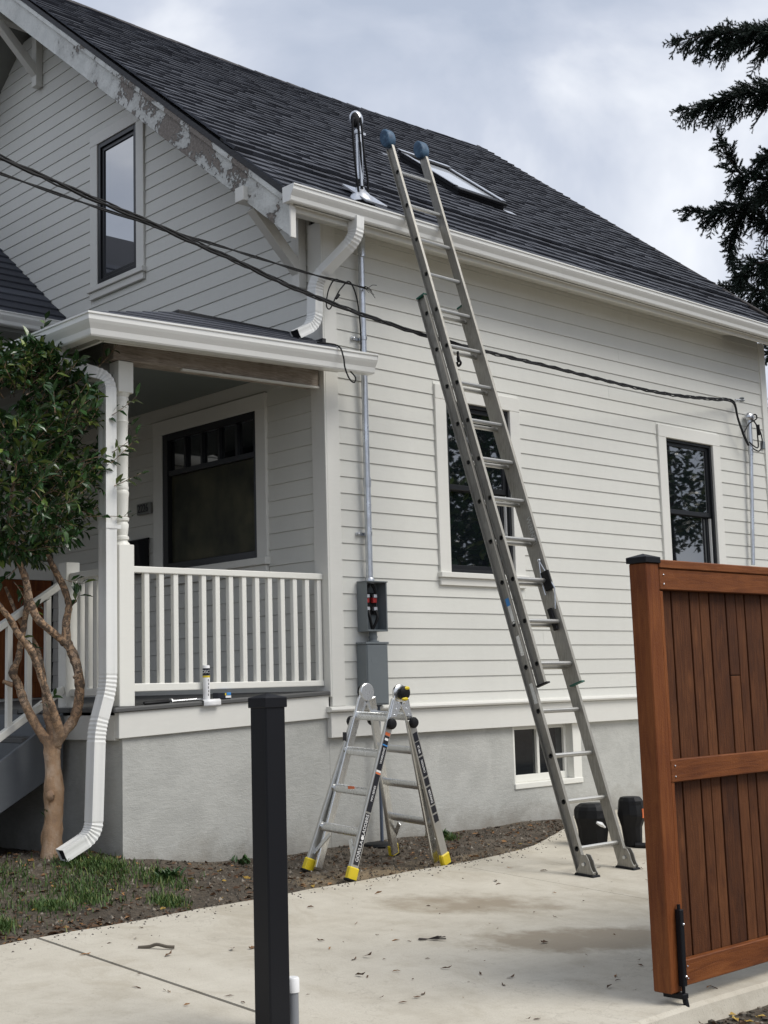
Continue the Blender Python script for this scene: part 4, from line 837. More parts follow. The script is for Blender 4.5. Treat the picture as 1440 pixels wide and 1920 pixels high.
# ------------------------------------------------------------------ folding multi-position ladder
FL=empty('folding_ladder',(.8,-.35,.05),'folding aluminium multi-position ladder with yellow feet standing as an A frame','ladder')
hA,hB=Vector((.745,-.335,1.19)),Vector((1.075,-.345,1.175))
feet={'A':Vector((.605,-.765,.062)),'B':Vector((1.045,-.785,.04)),'C':Vector((.525,.085,.07)),'D':Vector((1.02,.09,.04))}
def fsec(fa,fb,sgn,lab):
    A0,B0=feet[fa],feet[fb]; A1=hA+Vector((0,.045*sgn,-.035)); B1=hB+Vector((0,.045*sgn,-.035))
    nrm=(B0-A0).cross(A1-A0).normalized()
    for P0,P1,inw,o_ in((A0,A1,1,-1),(B0,B1,-1,1)):
        d=(P1-P0).normalized(); fx=Vector((1,0,0))
        r=ob('outer_rail',MB().beam(P0+d*.06,P0+d*(.88*(P1-P0).length),.026,.062,fx),m_alu3,FL,bevel=.004)
        q0=P0+d*.02+Vector((inw*.055,0,0))+nrm*.0; q1=P1+Vector((inw*.0,0,0))
        ob('inner_rail',MB().beam(q0+Vector((0,.04*-sgn,.0)),q1,.022,.056,fx),m_alu2,FL,bevel=.004)
        ob('foot',MB().beam(P0,P0+d*.085,.040,.078,fx),m_yel,FL,bevel=.008); ob('foot_pad',MB().beam(P0-d*.004,P0+d*.012,.044,.084,fx),m_blk,FL,bevel=.003)
        # lock knob at the top of the outer rail
        k=P0+d*(.86*(P1-P0).length); KN=ob('lock_knob',MB().lathe(k+Vector((o_*.014,0,0)),[(.030,0),(.036,.006),(.036,.020),(.028,.032),(.016,.036)],16,(o_,0,0)),m_blk,FL,smooth=True)
        # brace under lowest rung
        L0=P0+d*.27; ob('brace',MB().beam(L0+Vector((inw*.10,0,-.02)),P0+d*.12+Vector((inw*.012,0,0)),.006,.028,tuple(nrm)),m_alu2,FL)
    for t in (.255,.475,.69,.895):
        a=lerp(A0,A1,t); b=lerp(B0,B1,t); ax=(b-a).normalized(); m=MB(); ex_=.012
        lobe=[]
        for i in range(20):
            an=2*math.pi*i/20; rr=.0155+.0115*abs(math.cos(an))**1.5; lobe.append((math.sin(an)*.0125,math.cos(an)*rr*1.05))
        m.sweep([a-ax*ex_,a+ax*.02,b-ax*.02,b+ax*ex_],lobe,tuple(nrm),[1,1.,1.,1.15]); ob('rung',m,m_alu2,FL,smooth=True)
        for e_,o2 in((a,-1),(b,1)):
            if t<.8:
                ob('rung_cup',MB().lathe(e_-ax*(.012 if o2>0 else -.012),[(.019,-.012),(.024,0),(.026,.010),(.022,.014)],14,tuple(ax*o2)),m_alu2,FL,smooth=True)
fsec('A','B',-1,True); fsec('C','D',1,False)
for h,o_ in((hA,-1),(hB,1)):
    HG=empty('hinge',h,parent=FL)
    ob('hinge_disc',MB().lathe(h+Vector((-o_*.012,0,0)),[(.055,0),(.060,.004),(.060,.020),(.052,.026),(.03,.028)],24,(o_,0,0)),m_alu2,HG,smooth=True)
    for sgn in(-1,1): 
        q=h+Vector((0,.07*sgn,-.15)); ob('hinge_plate',MB().prism([h+Vector((0,-.05,.01)),h+Vector((0,.05,.01)),q+Vector((0,.03,0)),q+Vector((0,-.03,0))],(o_*.012,0,0)),m_alu2,HG,bevel=.003)
        for rz_ in(.4,.65,.9): ob('rivet',MB().ball(lerp(h,q,rz_)+Vector((o_*.014,0,0)),.006,6,4),m_lead,HG)
    if o_>0:
        ob('release_knob',MB().lathe(h+Vector((.014,.01,.005)),[(.040,0),(.043,.01),(.043,.030),(.034,.036)],18,(1,0,0)),m_blk,HG,smooth=True)
        for dz_,dy_ in((.034,.012),(-.034,-.004)): ob('release_tab',MB().ball(h+Vector((.042,dy_+.01,dz_)),(.014,.028,.013),10,6),m_yel,HG,smooth=True)
    else: ob('release_knob',MB().lathe(h+Vector((-.014,0,.005)),[(.040,0),(.043,.01),(.043,.030),(.034,.036)],18,(-1,0,0)),m_blk,HG,smooth=True)
# labels on the two camera-side rails
def rail_label(f,sgn,t0,t1,mat,wd_=.040,dx=.0):
    B0=feet[f]; B1=hB+Vector((0,.045*sgn,-.035)); a=lerp(B0,B1,t0); b=lerp(B0,B1,t1); return ob('label',MB().beam(a+Vector((.0142+dx,0,0)),b+Vector((.0142+dx,0,0)),.0012,wd_,(1,0,0)),mat,FL)
for t0,t1 in((.085,.36),(.37,.575),(.60,.79)): rail_label('B',-1,t0,t1,m_stick)
rail_label('B',-1,.577,.585,m_orange); rail_label('B',-1,.588,.598,m_white); rail_label('B',-1,.735,.742,m_bluep,.044,.0005); rail_label('B',-1,.793,.81,m_orange); rail_label('B',-1,.765,.778,m_white,.03,.0006)
for t0,t1 in((.265,.31),(.32,.36),(.37,.475),(.485,.53),(.54,.655),(.665,.745),(.75,.80)): rail_label('D',1,t0,t1,m_stick)
for f,sg,tt,bd,sz in(('B',-1,.158,'GORILLA',.036),('B',-1,.297,'LADDERS',.036),('B',-1,.47,'MPX SERIES',.022),('D',1,.42,'DANGER',.026),('D',1,.60,'CAUTION',.022),('D',1,.70,'300 LB',.022),('B',-1,.68,'WARNING',.024)):
    B0=feet[f]; B1=hB+Vector((0,.045*sg,-.035)); d=(B1-B0).normalized(); p=lerp(B0,B1,tt)+Vector((.0155,0,0)); text('lettering',bd,sz,m_white,FL,p,d,Vector((0,-1 if sg<0 else -1,0)),.0006,.9)
p=lerp(feet['B'],hB+Vector((0,-.045,-.035)),.229)+Vector((.0155,0,0)); ob('emblem',MB().lathe(p,[(.012,0),(.013,.001)],14,(1,0,0)),m_white,FL)
p=lerp(feet['A'],hA+Vector((0,-.045,-.035)),.77); ob('label',MB().box(p.x-.018,p.x+.018,p.y-.0415,p.y-.040,p.z-.03,p.z+.03),m_stick,FL)
a=lerp(feet['A'],hA,.475); b=lerp(feet['B'],hB,.475); q=lerp(a,b,.5); ob('label',MB().box(q.x-.03,q.x+.03,q.y-.032,q.y-.029,q.z-.012,q.z+.008),m_orange,FL)
# ------------------------------------------------------------------ black post, pvc pipe
BP=empty('metal_post',(3.25,-3.15,-.1),'square black metal gate post with a pyramid cap in front of the house','post')
x1,y0=3.305,-3.2; s_=.100
bx('shaft',x1-s_,x1,y0,y0+s_,-.12,1.168,m_blackmetal,BP,.006)
ob('cap',MB().box(x1-s_-.005,x1+.005,y0-.005,y0+s_+.005,1.155,1.195).add([(x1-s_-.003,y0-.003,1.1951),(x1+.003,y0-.003,1.1951),(x1+.003,y0+s_+.003,1.1951),(x1-s_-.003,y0+s_+.003,1.1951),(x1-s_/2,y0+s_/2,1.212)],[(0,1,4),(1,2,4),(2,3,4),(3,0,4)]),m_blackmetal,BP,bevel=.002)
ob('base_plate',MB().box(x1-s_-.05,x1+.05,y0-.05,y0+s_+.05,-.085,-.073),m_blackmetal,BP)
PV=empty('pvc_pipe',(3.24,-3.045,-.1),'grey plastic pipe stub with a white cap beside the black post','pipe')
pc=(3.243,-3.04); ob('pipe',MB().tube([(*pc,-.12),(*pc,.075)],.0225,14),m_pvc,PV,smooth=True); ob('cap',MB().lathe((*pc,.06),[(.0265,0),(.0265,.05),(.022,.056)],16),m_capw,PV,smooth=True)
# ------------------------------------------------------------------ gate
GT=empty('wooden_gate',(4.0,-1.6,-.1),'tall stained cedar gate standing open on the right with a black capped stile','gate')
TL=math.tan(R(.75))
def lean(o): return o
gx=4.05; dp=.09; ps=.092
def gbox(name,x0,x1,y0,y1,z0,z1,mat,bev=.004):
    m=MB().box(x0,x1,y0,y1,z0,z1); m.v=[(x,y+TL*(1.73-z),z) if False else (x,y-TL*(z+.1)*-1*-1+0*y,z) for x,y,z in m.v]; return ob(name,m,mat,GT,bevel=bev,recalc=False)
off=TL*.9
def gb2(name,x0,x1,y0,y1,z0,z1,mat,bev=.004):
    m=MB().box(x0,x1,y0,y1,z0,z1); m.v=[(x,y-TL*(z-.8),z) for x,y,z in m.v]; return ob(name,m,mat,GT,bevel=bev,recalc=False)
py0,py1=-1.706,-1.614
gb2('stile',gx-dp,gx,py0,py1,-.065,1.718,m_postd); gb2('inner_stile',gx-.03,gx-.004,py1+.0005,py1+.028,-.04,1.60,m_woodz)
pc_=MB().box(gx-dp-.008,gx+.008,py0-.008,py1+.008,1.719,1.745).add([(gx-dp-.006,py0-.006,1.7451),(gx+.006,py0-.006,1.7451),(gx+.006,py1+.006,1.7451),(gx-dp-.006,py1+.006,1.7451),(gx-dp/2,(py0+py1)/2,1.762)],[(0,1,4),(1,2,4),(2,3,4),(3,0,4)]); pc_.v=[(x,y-TL*(z-.8),z) for x,y,z in pc_.v]; ob('post_cap',pc_,m_blackmetal,GT,bevel=.002)
ye=.9
gb2('cap_rail',gx-.05,gx+.006,py1+.001,ye,1.698,1.735,m_woody); gb2('top_rail',gx-.036,gx,py1+.001,ye,1.605,1.6965,m_woody); gb2('mid_rail',gx-.036,gx,py1+.001,ye,.786,.882,m_woody); gb2('bottom_rail',gx-.036,gx,py1+.001,ye,-.048,.056,m_woody)
yb_=[-1.585,-1.542,-1.468,-1.331,-1.253,-1.174,-1.043,-.958,-.882,-.743,-.665,-.59,-.46,-.38,-.30,-.17,-.09,.0,.14,.22,.30,.43,.51,.59,.72,.80]
for i in range(len(yb_)-1):
    xo=-.046-.0012*((i*5)%3)
    def bd(z0,z1): gb2('board',gx+xo-.018,gx+xo,yb_[i]+.0045,yb_[i+1]-.0045,z0,z1,m_boardz,.002)
    if i==6: bd(-.03,1.228); bd(1.232,1.64)
    else: bd(-.03,1.64)
for y_,zs in ((py1+.03,(1.63,1.67,.81,.855,-.02,.03)),):
    for z_ in zs: ob('screw',MB().ball((gx+.001,y_-TL*(z_-.8),z_),.0045,6,4),m_galv,GT)
gb2('backing',gx-.085,gx-.079,py1,ye,-.03,1.64,m_dark,0)
RD=empty('drop_rod',(4.07,-1.635,.1),parent=GT)
ry=-1.628; ob('rod',MB().tube([(gx+.014,ry,-.10),(gx+.014,ry-.006,.29)],.0075,8),m_blackmetal,RD,smooth=True); ob('sleeve',MB().box(gx+.001,gx+.028,ry-.016,ry+.010,-.04,.27),m_blackmetal,RD,bevel=.003)
ob('bracket',MB().box(gx-.07,gx+.03,ry-.03,ry+.01,-.088,-.068),m_blackmetal,RD,bevel=.002); ob('foot',MB().tube([(gx+.018,ry,-.09),(gx+.03,ry+.005,-.16)],.012,8),m_blackmetal,RD)
for z in(.0,.21): ob('screw',MB().ball((gx+.030,ry+.0,z),.006,8,5),m_galv,RD)
# ------------------------------------------------------------------ black tubs and hose
def canister(c,r0,r1,h,sq,az,label,fl):
    o=empty('plastic_canister',c,label,'canister','black canisters behind the ladder'); m=MB().lathe((0,0,0),[(r0*.80,0),(r0*.92,.012),(r0*.98,h*.12),(r0*1.12,h*.40),(r1,h*.62),(r1*1.03,h*.66),(r1*1.02,h*.84),(r1*.97,h*.92),(r1*.78,h*.985),(r1*.70,h)],12)
    rot=Matrix.Rotation(az,3,'Z'); V=[]
    for p in m.v:
        p=Vector(p); p.y*=sq; p+=Vector((.006*math.sin(p.z*31+p.x*20),.006*math.cos(p.z*27+p.y*25),0)); V.append(tuple(rot@p+Vector(c)))
    m.v=V; ob('shell',m,m_blk,o,smooth=False,bevel=.006); return o
c1=canister((1.14,1.50,plane(1.14)),.105,.128,.30,.8,R(35),'squat black plastic canister with a white paper scrap half hidden by the leaning ladder',0)
ob('scrap',MB().tube([(1.255,1.40,.215),(1.27,1.43,.20),(1.275,1.47,.175)],[.010,.018,.006],6),m_capw,c1)
c2=canister((1.37,1.66,plane(1.37)),.070,.100,.355,.85,R(10),'narrow black plastic canister with an orange tag between the ladder and the gate',1)
ob('tag',MB().box(1.462,1.474,1.655,1.675,.235,.30),m_orange,c2)
ob('hose',MB().tube(smoothpath([(1.42,1.62,plane(1.42)+.02),(1.55,1.72,plane(1.55)+.018),(1.72,1.80,plane(1.72)+.016),(2.0,1.92,plane(2)+.016)],5),[.02]*8+[.015]*8,8),m_blk,None,smooth=True)
tag(bpy.data.objects['hose'],'black pipe lying on the concrete between the buckets and the gate','hose')
# ------------------------------------------------------------------ small tree
def leaf_geo(L_,w_,fold=.25,curl=.12):
    return [(0,0,0),(.42*L_,-w_/2,fold*w_*.5),(.42*L_,0,0),(.42*L_,w_/2,fold*w_*.5),(L_,0,-curl*L_),(.78*L_,-w_*.30,fold*w_*.3-.05*L_),(.78*L_,w_*.30,fold*w_*.3-.05*L_)],[(0,1,2),(0,2,3),(1,5,2),(5,4,2),(2,4,6),(2,6,3)]
TR=empty('camellia_tree',(-.33,-2.06,.17),'small evergreen tree with tan twisting branches growing in front of the porch corner','tree')
limbs={'trunk': [([-0.332, -2.062, 0.1], 0.085),([-0.332, -2.062, 0.177], 0.073), ([-0.35, -2.042, 0.437], 0.064), ([-0.362, -2.032, 0.635], 0.058), ([-0.377, -2.036, 0.835], 0.05), ([-0.384, -2.04, 0.973], 0.053)], 'R': [([-0.37, -2.02, 0.90], 0.036),([-0.357, -1.994, 0.96], 0.035), ([-0.288, -1.927, 1.083], 0.033), ([-0.256, -1.911, 1.235], 0.032), ([-0.25, -1.922, 1.364], 0.031), ([-0.266, -1.955, 1.491], 0.030), ([-0.284, -1.991, 1.566], 0.031)], 'R1': [([-0.284, -1.991, 1.566], 0.03), ([-0.305, -1.979, 1.697], 0.024), ([-0.318, -1.953, 1.802], 0.022), ([-0.353, -1.972, 1.925], 0.022), ([-0.39, -2.013, 2.031], 0.02), ([-0.431, -2.049, 2.155], 0.017), ([-0.45, -2.077, 2.313], 0.013), ([-0.449, -2.09, 2.523], 0.01),([-0.42, -2.2, 2.9], 0.006)], 'R2': [([-0.288, -1.997, 1.56], 0.028), ([-0.29, -2.087, 1.627], 0.024), ([-0.288, -2.194, 1.711], 0.024), ([-0.278, -2.253, 1.827], 0.023), ([-0.264, -2.291, 1.96], 0.022), ([-0.273, -2.323, 2.043], 0.021), ([-0.264, -2.377, 2.174], 0.015), ([-0.228, -2.423, 2.37], 0.01),([-0.25, -2.35, 2.8], 0.006)], 'M': [([-0.36, -2.02, 0.92], 0.036),([-0.318, -2.024, 0.985], 0.034), ([-0.287, -2.065, 1.088], 0.026), ([-0.27, -2.135, 1.24], 0.024), ([-0.253, -2.212, 1.408], 0.022), ([-0.254, -2.26, 1.515], 0.021), ([-0.258, -2.339, 1.608], 0.02), ([-0.253, -2.404, 1.706], 0.02), ([-0.259, -2.467, 1.781], 0.018), ([-0.304, -2.587, 1.969], 0.015),([-.4,-2.7,2.4],.008)], 'L': [([-0.385, -2.04, 0.86], 0.036),([-0.42, -2.05, 0.93], 0.032), ([-0.494, -2.108, 1.073], 0.029), ([-0.54, -2.148, 1.194], 0.027), ([-0.576, -2.174, 1.314], 0.026), ([-0.59, -2.201, 1.377], 0.026), ([-0.59, -2.164, 1.469], 0.02), ([-0.606, -2.137, 1.573], 0.02), ([-0.618, -2.108, 1.695], 0.02), ([-0.619, -2.09, 1.87], 0.018), ([-0.665, -2.105, 2.085], 0.013),([-.7,-2.2,2.5],.007)], 'M2': [([-0.40, -2.02, 0.87], 0.034),([-0.467, -1.985, 0.97], 0.03), ([-0.531, -1.988, 1.103], 0.026), ([-0.583, -1.979, 1.276], 0.02), ([-0.634, -1.971, 1.417], 0.018), ([-0.677, -1.994, 1.559], 0.018), ([-0.732, -2.067, 1.702], 0.014), ([-0.767, -2.166, 1.949], 0.01)]}
for k,pts in limbs.items():
    P=smoothpath([p for p,_ in pts],5); rr=[]; 
    for i in range(len(pts)-1):
        for j in range(5): rr.append((pts[i][1]*(1-j/5)+pts[i+1][1]*j/5)*random.uniform(.90,1.12))
    rr.append(pts[-1][1]); ob('trunk' if k=='trunk' else 'branch',MB().tube(P,rr,12,True,.07),m_bark,TR,smooth=True)
ob('knot',MB().ball((-.31,-2.085,.60),(.03,.03,.035),10,7),m_bark,TR,smooth=True); ob('knot',MB().ball((-.40,-2.07,.33),(.035,.03,.07),10,7),m_bark,TR,smooth=True); ob('pruned_stub',MB().tube([(-.26,-1.94,1.33),(-.225,-1.925,1.365)],[.02,.015],8),m_bark,TR); ob('pruned_stub',MB().tube([(-.59,-2.20,1.30),(-.63,-2.25,1.325)],[.018,.012],8),m_bark,TR)
Rx=Vector((.686,.728,0)); Vd=Vector((-.728,.686,0)); CC=Vector((-.42,-2.36,2.75))
leaves=[]; twigs=MB()
def leaf_frame(p,d,roll,L_,w_):
    d=d.normalized(); u_=Vector((0,0,1)); s_=d.cross(u_)
    if s_.length<.05: s_=Vector((1,0,0))
    s_.normalize(); n_=s_.cross(d); q=Quaternion(d,roll); s_=q@s_; n_=q@n_
    return Matrix(((d.x,s_.x,n_.x,p.x),(d.y,s_.y,n_.y,p.y),(d.z,s_.z,n_.z,p.z),(0,0,0,1))),L_,w_
def twig(p,d,Lt,nl):
    d=d.normalized(); p1=p+d*Lt*.5+Vector((0,0,random.uniform(-.01,.02))); p2=p+d*Lt+Vector((0,0,random.uniform(.0,.05))); P=smoothpath([p,p1,p2],3)
    twigs.tube(P,[.0035,.003,.003,.0028,.0025,.002,.0015],4,False)
    for i in range(nl):
        t=.2+.8*i/(nl-1); q=p+(p2-p)*t; a=random.uniform(0,6.28) if i%2 else a_+math.pi+random.uniform(-.5,.5) if i else random.uniform(0,6.28)
        a_=a; o_=d.orthogonal().normalized(); o_=Quaternion(d,a)@o_; ld=(d*random.uniform(.35,.9)+o_*.8+Vector((0,0,random.uniform(-.25,.35))))
        L_=random.uniform(.055,.10); leaves.append(leaf_frame(q,ld,random.gauss(0,.5),L_,L_*random.uniform(.36,.46)))
import itertools
cnt=0
def crown_r(a,z):  # horizontal radius as a function of height, uneven
    f=1-abs(z)**3.2; return .63*max(0,f)**.5*(1+.14*math.sin(3*a+4*z)+.12*math.sin(7*a-5*z+1)+.08*math.sin(11*a+9*z))
while cnt<860:
    z=random.uniform(-1,1); a=random.uniform(0,6.28); rm=crown_r(a,z); r=rm*math.sqrt(random.uniform(.10,1.))*.97
    # gaps
    if math.sin(a*5+z*7)+math.sin(z*11-a*3)>1.05: continue
    p=CC+Rx*(r*math.cos(a))+Vd*(r*math.sin(a)*1.1)+Vector((0,0,z*.66))
    if p.z<2.13 and random.random()<.45: continue
    out_=Rx*math.cos(a)+Vd*math.sin(a)*1.+Vector((0,0,.35+.5*z))+Vector((random.gauss(0,.4),random.gauss(0,.4),random.gauss(0,.3)))
    twig(p-out_.normalized()*.05,out_,random.uniform(.10,.2) if cnt%12 else random.uniform(.22,.34),random.choice((8,9,10))); cnt+=1
for px_,d,Lt,n_ in(((-.06,-1.88,2.98),(.6,.75,.45),.26,7),((-.05,-1.86,2.75),(.7,.75,.5),.24,6),((-.08,-1.87,2.52),(.75,.7,.25),.28,9),((-.12,-1.95,2.36),(.7,.75,-.1),.3,6),((-.10,-1.92,3.30),(.5,.6,.8),.26,8),((-.3,-2.2,3.42),(.2,.2,1),.2,8),((-.33,-1.98,1.97),(.6,.6,-.35),.14,8),((-.31,-1.95,1.78),(.4,.5,.4),.07,3),((-.45,-2.25,2.05),(-.4,-.4,-.5),.15,6),((-.4,-2.3,1.95),(.3,.2,-.6),.16,7),((-.6,-2.1,1.75),(.5,.3,.2),.12,5),((-.35,-2.1,.42),(.2,.1,1),.16,4),((-.2,-1.9,.35),(.1,.1,1),.3,6),((-.5,-2.2,1.62),(.2,.3,-.4),.12,6),((-.38,-2.12,1.18),(.5,.3,.2),.1,4)): twig(Vector(px_),Vector(d),Lt,n_)
leaves.sort(key=lambda t:(t[0].translation-CAM).length)
lv,lf=leaf_geo(.06,.0245); lme=[]
for sd in range(5):
    a_=[ (x*(1+.03*sd),y*(.85+.08*sd),z*(1+.2*sd)) for x,y,z in lv]; me=bpy.data.meshes.new('leaf'); me.from_pydata(a_,[],lf); me.materials.append(m_leaf); lme.append(me)
tl=WL[TR.name]
for i,(mt,L_,w_) in enumerate(leaves[:300]):
    o=bpy.data.objects.new('leaf',lme[i%5]); C.objects.link(o); o.parent=TR; m2=mt.copy(); m2.translation=mt.translation-tl; k=L_/.06; o.matrix_local=m2@Matrix.Diagonal((k,k,k,1))
fo=MB()
for mt,L_,w_ in leaves[300:]:
    vv,ff=leaf_geo(L_,w_,random.uniform(.1,.5),random.uniform(.0,.3)); fo.add([mt@Vector(p) for p in vv],ff)
ob('foliage',fo,m_leaf,TR,recalc=False,kind='stuff'); ob('twigs',twigs,m_bark,TR,kind='stuff',recalc=False)
# ------------------------------------------------------------------ spruce behind the house
SP=empty('spruce_tree',(-2.4,12.45,.1),'tall dark spruce tree with drooping boughs rising behind the far end of the house','tree')
ob('trunk',MB().tube([(-2.36,12.44,.0),(-2.36,12.44,6.5),(-2.3,12.4,11),(-2.3,12.4,16)],[.32,.24,.16,.03],12),m_bark2,SP,smooth=True)
boughs={'b1': [[-1.39, 11.293, 10.637], [-1.866, 10.93, 10.623], [-2.225, 10.646, 10.547], [-2.551, 10.317, 10.566], [-2.849, 10.077, 10.554], [-3.227, 9.787, 10.523]], 'b2': [[-1.584, 11.553, 9.931], [-2.251, 11.522, 10.037], [-2.703, 11.378, 10.071], [-3.17, 11.234, 10.065], [-3.582, 11.129, 10.022], [-3.979, 10.993, 10.041]], 'b3': [[-1.916, 11.976, 8.587], [-2.309, 11.431, 8.532], [-2.648, 11.109, 8.555], [-2.879, 10.831, 8.599], [-2.936, 10.584, 8.802], [-2.922, 10.34, 9.079]], 'b4': [[-2.214, 12.499, 8.38], [-2.774, 11.917, 8.491], [-3.139, 11.6, 8.455], [-3.441, 11.326, 8.376], [-3.672, 11.088, 8.302], [-3.887, 10.809, 8.334]], 'b5': [[-3.124, 11.728, 8.463], [-3.385, 11.524, 8.277], [-3.552, 11.52, 8.022], [-3.66, 11.566, 7.717], [-3.643, 11.662, 7.474]], 'b6': [[-2.155, 12.262, 7.472], [-2.499, 11.619, 7.431], [-2.809, 11.231, 7.35], [-3.034, 11.002, 7.279], [-3.161, 10.972, 7.14]], 'b7': [[-2.259, 12.378, 6.937], [-2.971, 12.401, 7.151], [-3.427, 12.236, 7.229], [-3.75, 12.146, 7.289], [-4.122, 12.004, 7.394]], 'b8': [[-2.329, 12.454, 6.55], [-2.756, 11.964, 6.645], [-3.155, 11.722, 6.693], [-3.362, 11.465, 6.737]], 'b9': [[-2.371, 12.718, 7.875], [-2.88, 12.365, 8.108], [-3.21, 12.147, 8.194], [-3.333, 12.024, 8.331]], 'b10': [[-1.712, 11.661, 9.021], [-2.152, 11.213, 8.962], [-2.45, 10.965, 8.87], [-2.635, 10.894, 8.787]], 'b11': [[-2.423, 12.551, 6.003], [-2.948, 12.232, 6.144], [-3.352, 11.989, 6.188]], 'b12': [[-2.535, 12.658, 5.29], [-3.064, 12.341, 5.425], [-3.495, 12.12, 5.304]]}
thick={'b1':.48,'b2':.50,'b3':.40,'b4':.42,'b5':.26,'b6':.5,'b7':.55,'b8':.5,'b9':.4,'b10':.3,'b11':.5,'b12':.5}
nd=MB(); tw=MB()
def needles(p0,p1,lmul=1.):
    Lb=(p1-p0).length; d=(p1-p0)/max(Lb,1e-5); n=max(4,int(Lb/.016)); o_=d.orthogonal().normalized(); b_=d.cross(o_)
    for i in range(n):
        f_=(i+.5)/n; p=p0+d*(Lb*f_)
        for _ in range(4):
            a=random.uniform(0,6.28); dr_=(o_*math.cos(a)+b_*math.sin(a))*.62+d*.9; L_=random.uniform(.032,.052)*lmul*(1.05-.35*f_); s_=dr_.cross(d).normalized()*.0065; q=p+dr_*L_
            k=len(nd.v); nd.v+=[tuple(p-s_),tuple(p+s_),tuple(q)]; nd.f.append((k,k+1,k+2))
def rv(a,b,c): return Vector((random.gauss(0,a),random.gauss(0,b),random.gauss(0,c)))
def spray(p,d,ln):
    # one drooping spray: a curved axis with forward-swept shoots in a flat fan
    d=d.normalized(); q1=p+d*ln*.5; q2=p+d*ln+Vector((0,0,-.10*ln)); P=smoothpath([p,q1,q2],4); 
    needles(P[0],P[4]); needles(P[4],P[-1]); tw.tube([p,q1,q2],[.006,.004,.002],4,False)
    fan=d.cross(rv(.5,.5,1)+Vector((0,0,1))).normalized(); n=max(2,int(ln/.055))
    for i in range(n):
        t=(i+.6)/n; c=p.lerp(q2,t)
        for sg in(-1,1):
            if random.random()<.2: continue
            dd=(d*random.uniform(.75,1.1)+fan*sg*random.uniform(.5,.95)+rv(.18,.18,.22)).normalized(); l2=ln*.42*(1.15-t)*random.uniform(.6,1.25)+.03
            needles(c,c+dd*l2)
for nm,P in boughs.items():
    P=[Vector(p) for p in P]; base=Vector((-2.33,12.42,P[0].z+.15)) if nm!='b5' else P[0]
    PP=smoothpath(([base] if nm!='b5' else [])+P,8); N=len(PP); tk=thick[nm]*1.35
    ob('bough',MB().tube(PP,[.04*(1-i/N)+.006 for i in range(N)],6),m_bark2,SP,smooth=True)
    Lt=sum((PP[i+1]-PP[i]).length for i in range(N-1)); tot=int(Lt*46)
    for i in range(tot):
        t=(i+random.random())/tot; k=min(N-2,int(t*(N-1))); f_=t*(N-1)-k; p=PP[k].lerp(PP[k+1],f_); tg=(PP[k+1]-PP[k]).normalized()
        prof=tk*(1-t)**.5*.9+.10; sd=tg.cross(Vector((0,0,1))); sd=sd.normalized() if sd.length>.1 else Vector((1,0,0))
        u_=random.random()
        if u_<.42: dd=tg*random.uniform(.35,.9)+Vector((0,0,-1))*random.uniform(.5,1.1)+rv(.2,.2,.1); ln=prof*random.uniform(.55,1.25)
        elif u_<.72: dd=tg*random.uniform(.6,1.)+sd*random.choice((-1,1))*random.uniform(.5,1.)+Vector((0,0,random.uniform(-.4,.15))); ln=prof*random.uniform(.5,1.1)
        else: dd=tg*random.uniform(.7,1.1)+Vector((0,0,random.uniform(.35,.9)))+rv(.25,.25,0); ln=prof*random.uniform(.3,.75)
        spray(p,dd,ln)
    spray(PP[-1]-(PP[-1]-PP[-3])*.5,(PP[-1]-PP[-3]),.22)
ob('twigs',tw,m_bark2,SP,recalc=False,kind='stuff')
ob('needles',nd,m_need,SP,recalc=False,kind='stuff')
# ------------------------------------------------------------------ ground litter
def scatter(name,n,gen,mat):
    m=MB(); 
    for _ in range(n): gen(m)
    return ob(name,m,mat,None,recalc=False,kind='stuff')
def chip(m):
    while True:
        y=random.uniform(-3.4,2.6); x=random.uniform(-1.2,1.25)
        if y>-1.7 and x<.0: continue
        if x<slab_edge(y)-.02: break
    s_=random.choice((.006,.008,.011,.016))*random.uniform(.7,1.3); z=gz(x,y); a=random.uniform(0,6.28); k=len(m.v); pts=[(math.cos(a+i*2.1)*s_*random.uniform(.7,1.3),math.sin(a+i*2.1)*s_*random.uniform(.6,1.2),0) for i in range(3)]
    m.v+=[(x+p[0],y+p[1],z-.003) for p in pts]+[(x,y,z+s_*.8)]; m.f+=[(k,k+1,k+3),(k+1,k+2,k+3),(k+2,k,k+3)]
scatter('gravel_chips',7000,chip,m_chip)
def spill(m):
    y=random.uniform(-3.4,2.2); x=slab_edge(y)+abs(random.gauss(0,.09))+.010; s_=random.choice((.003,.004,.006,.009)); z=plane(x); a=random.uniform(0,6.28); k=len(m.v); pts=[(math.cos(a+i*2.1)*s_,math.sin(a+i*2.1)*s_) for i in range(3)]
    m.v+=[(x+p[0],y+p[1],z) for p in pts]+[(x,y,z+s_*.8)]; m.f+=[(k,k+1,k+3),(k+1,k+2,k+3),(k+2,k,k+3)]
scatter('soil_crumbs',520,spill,m_bark2)
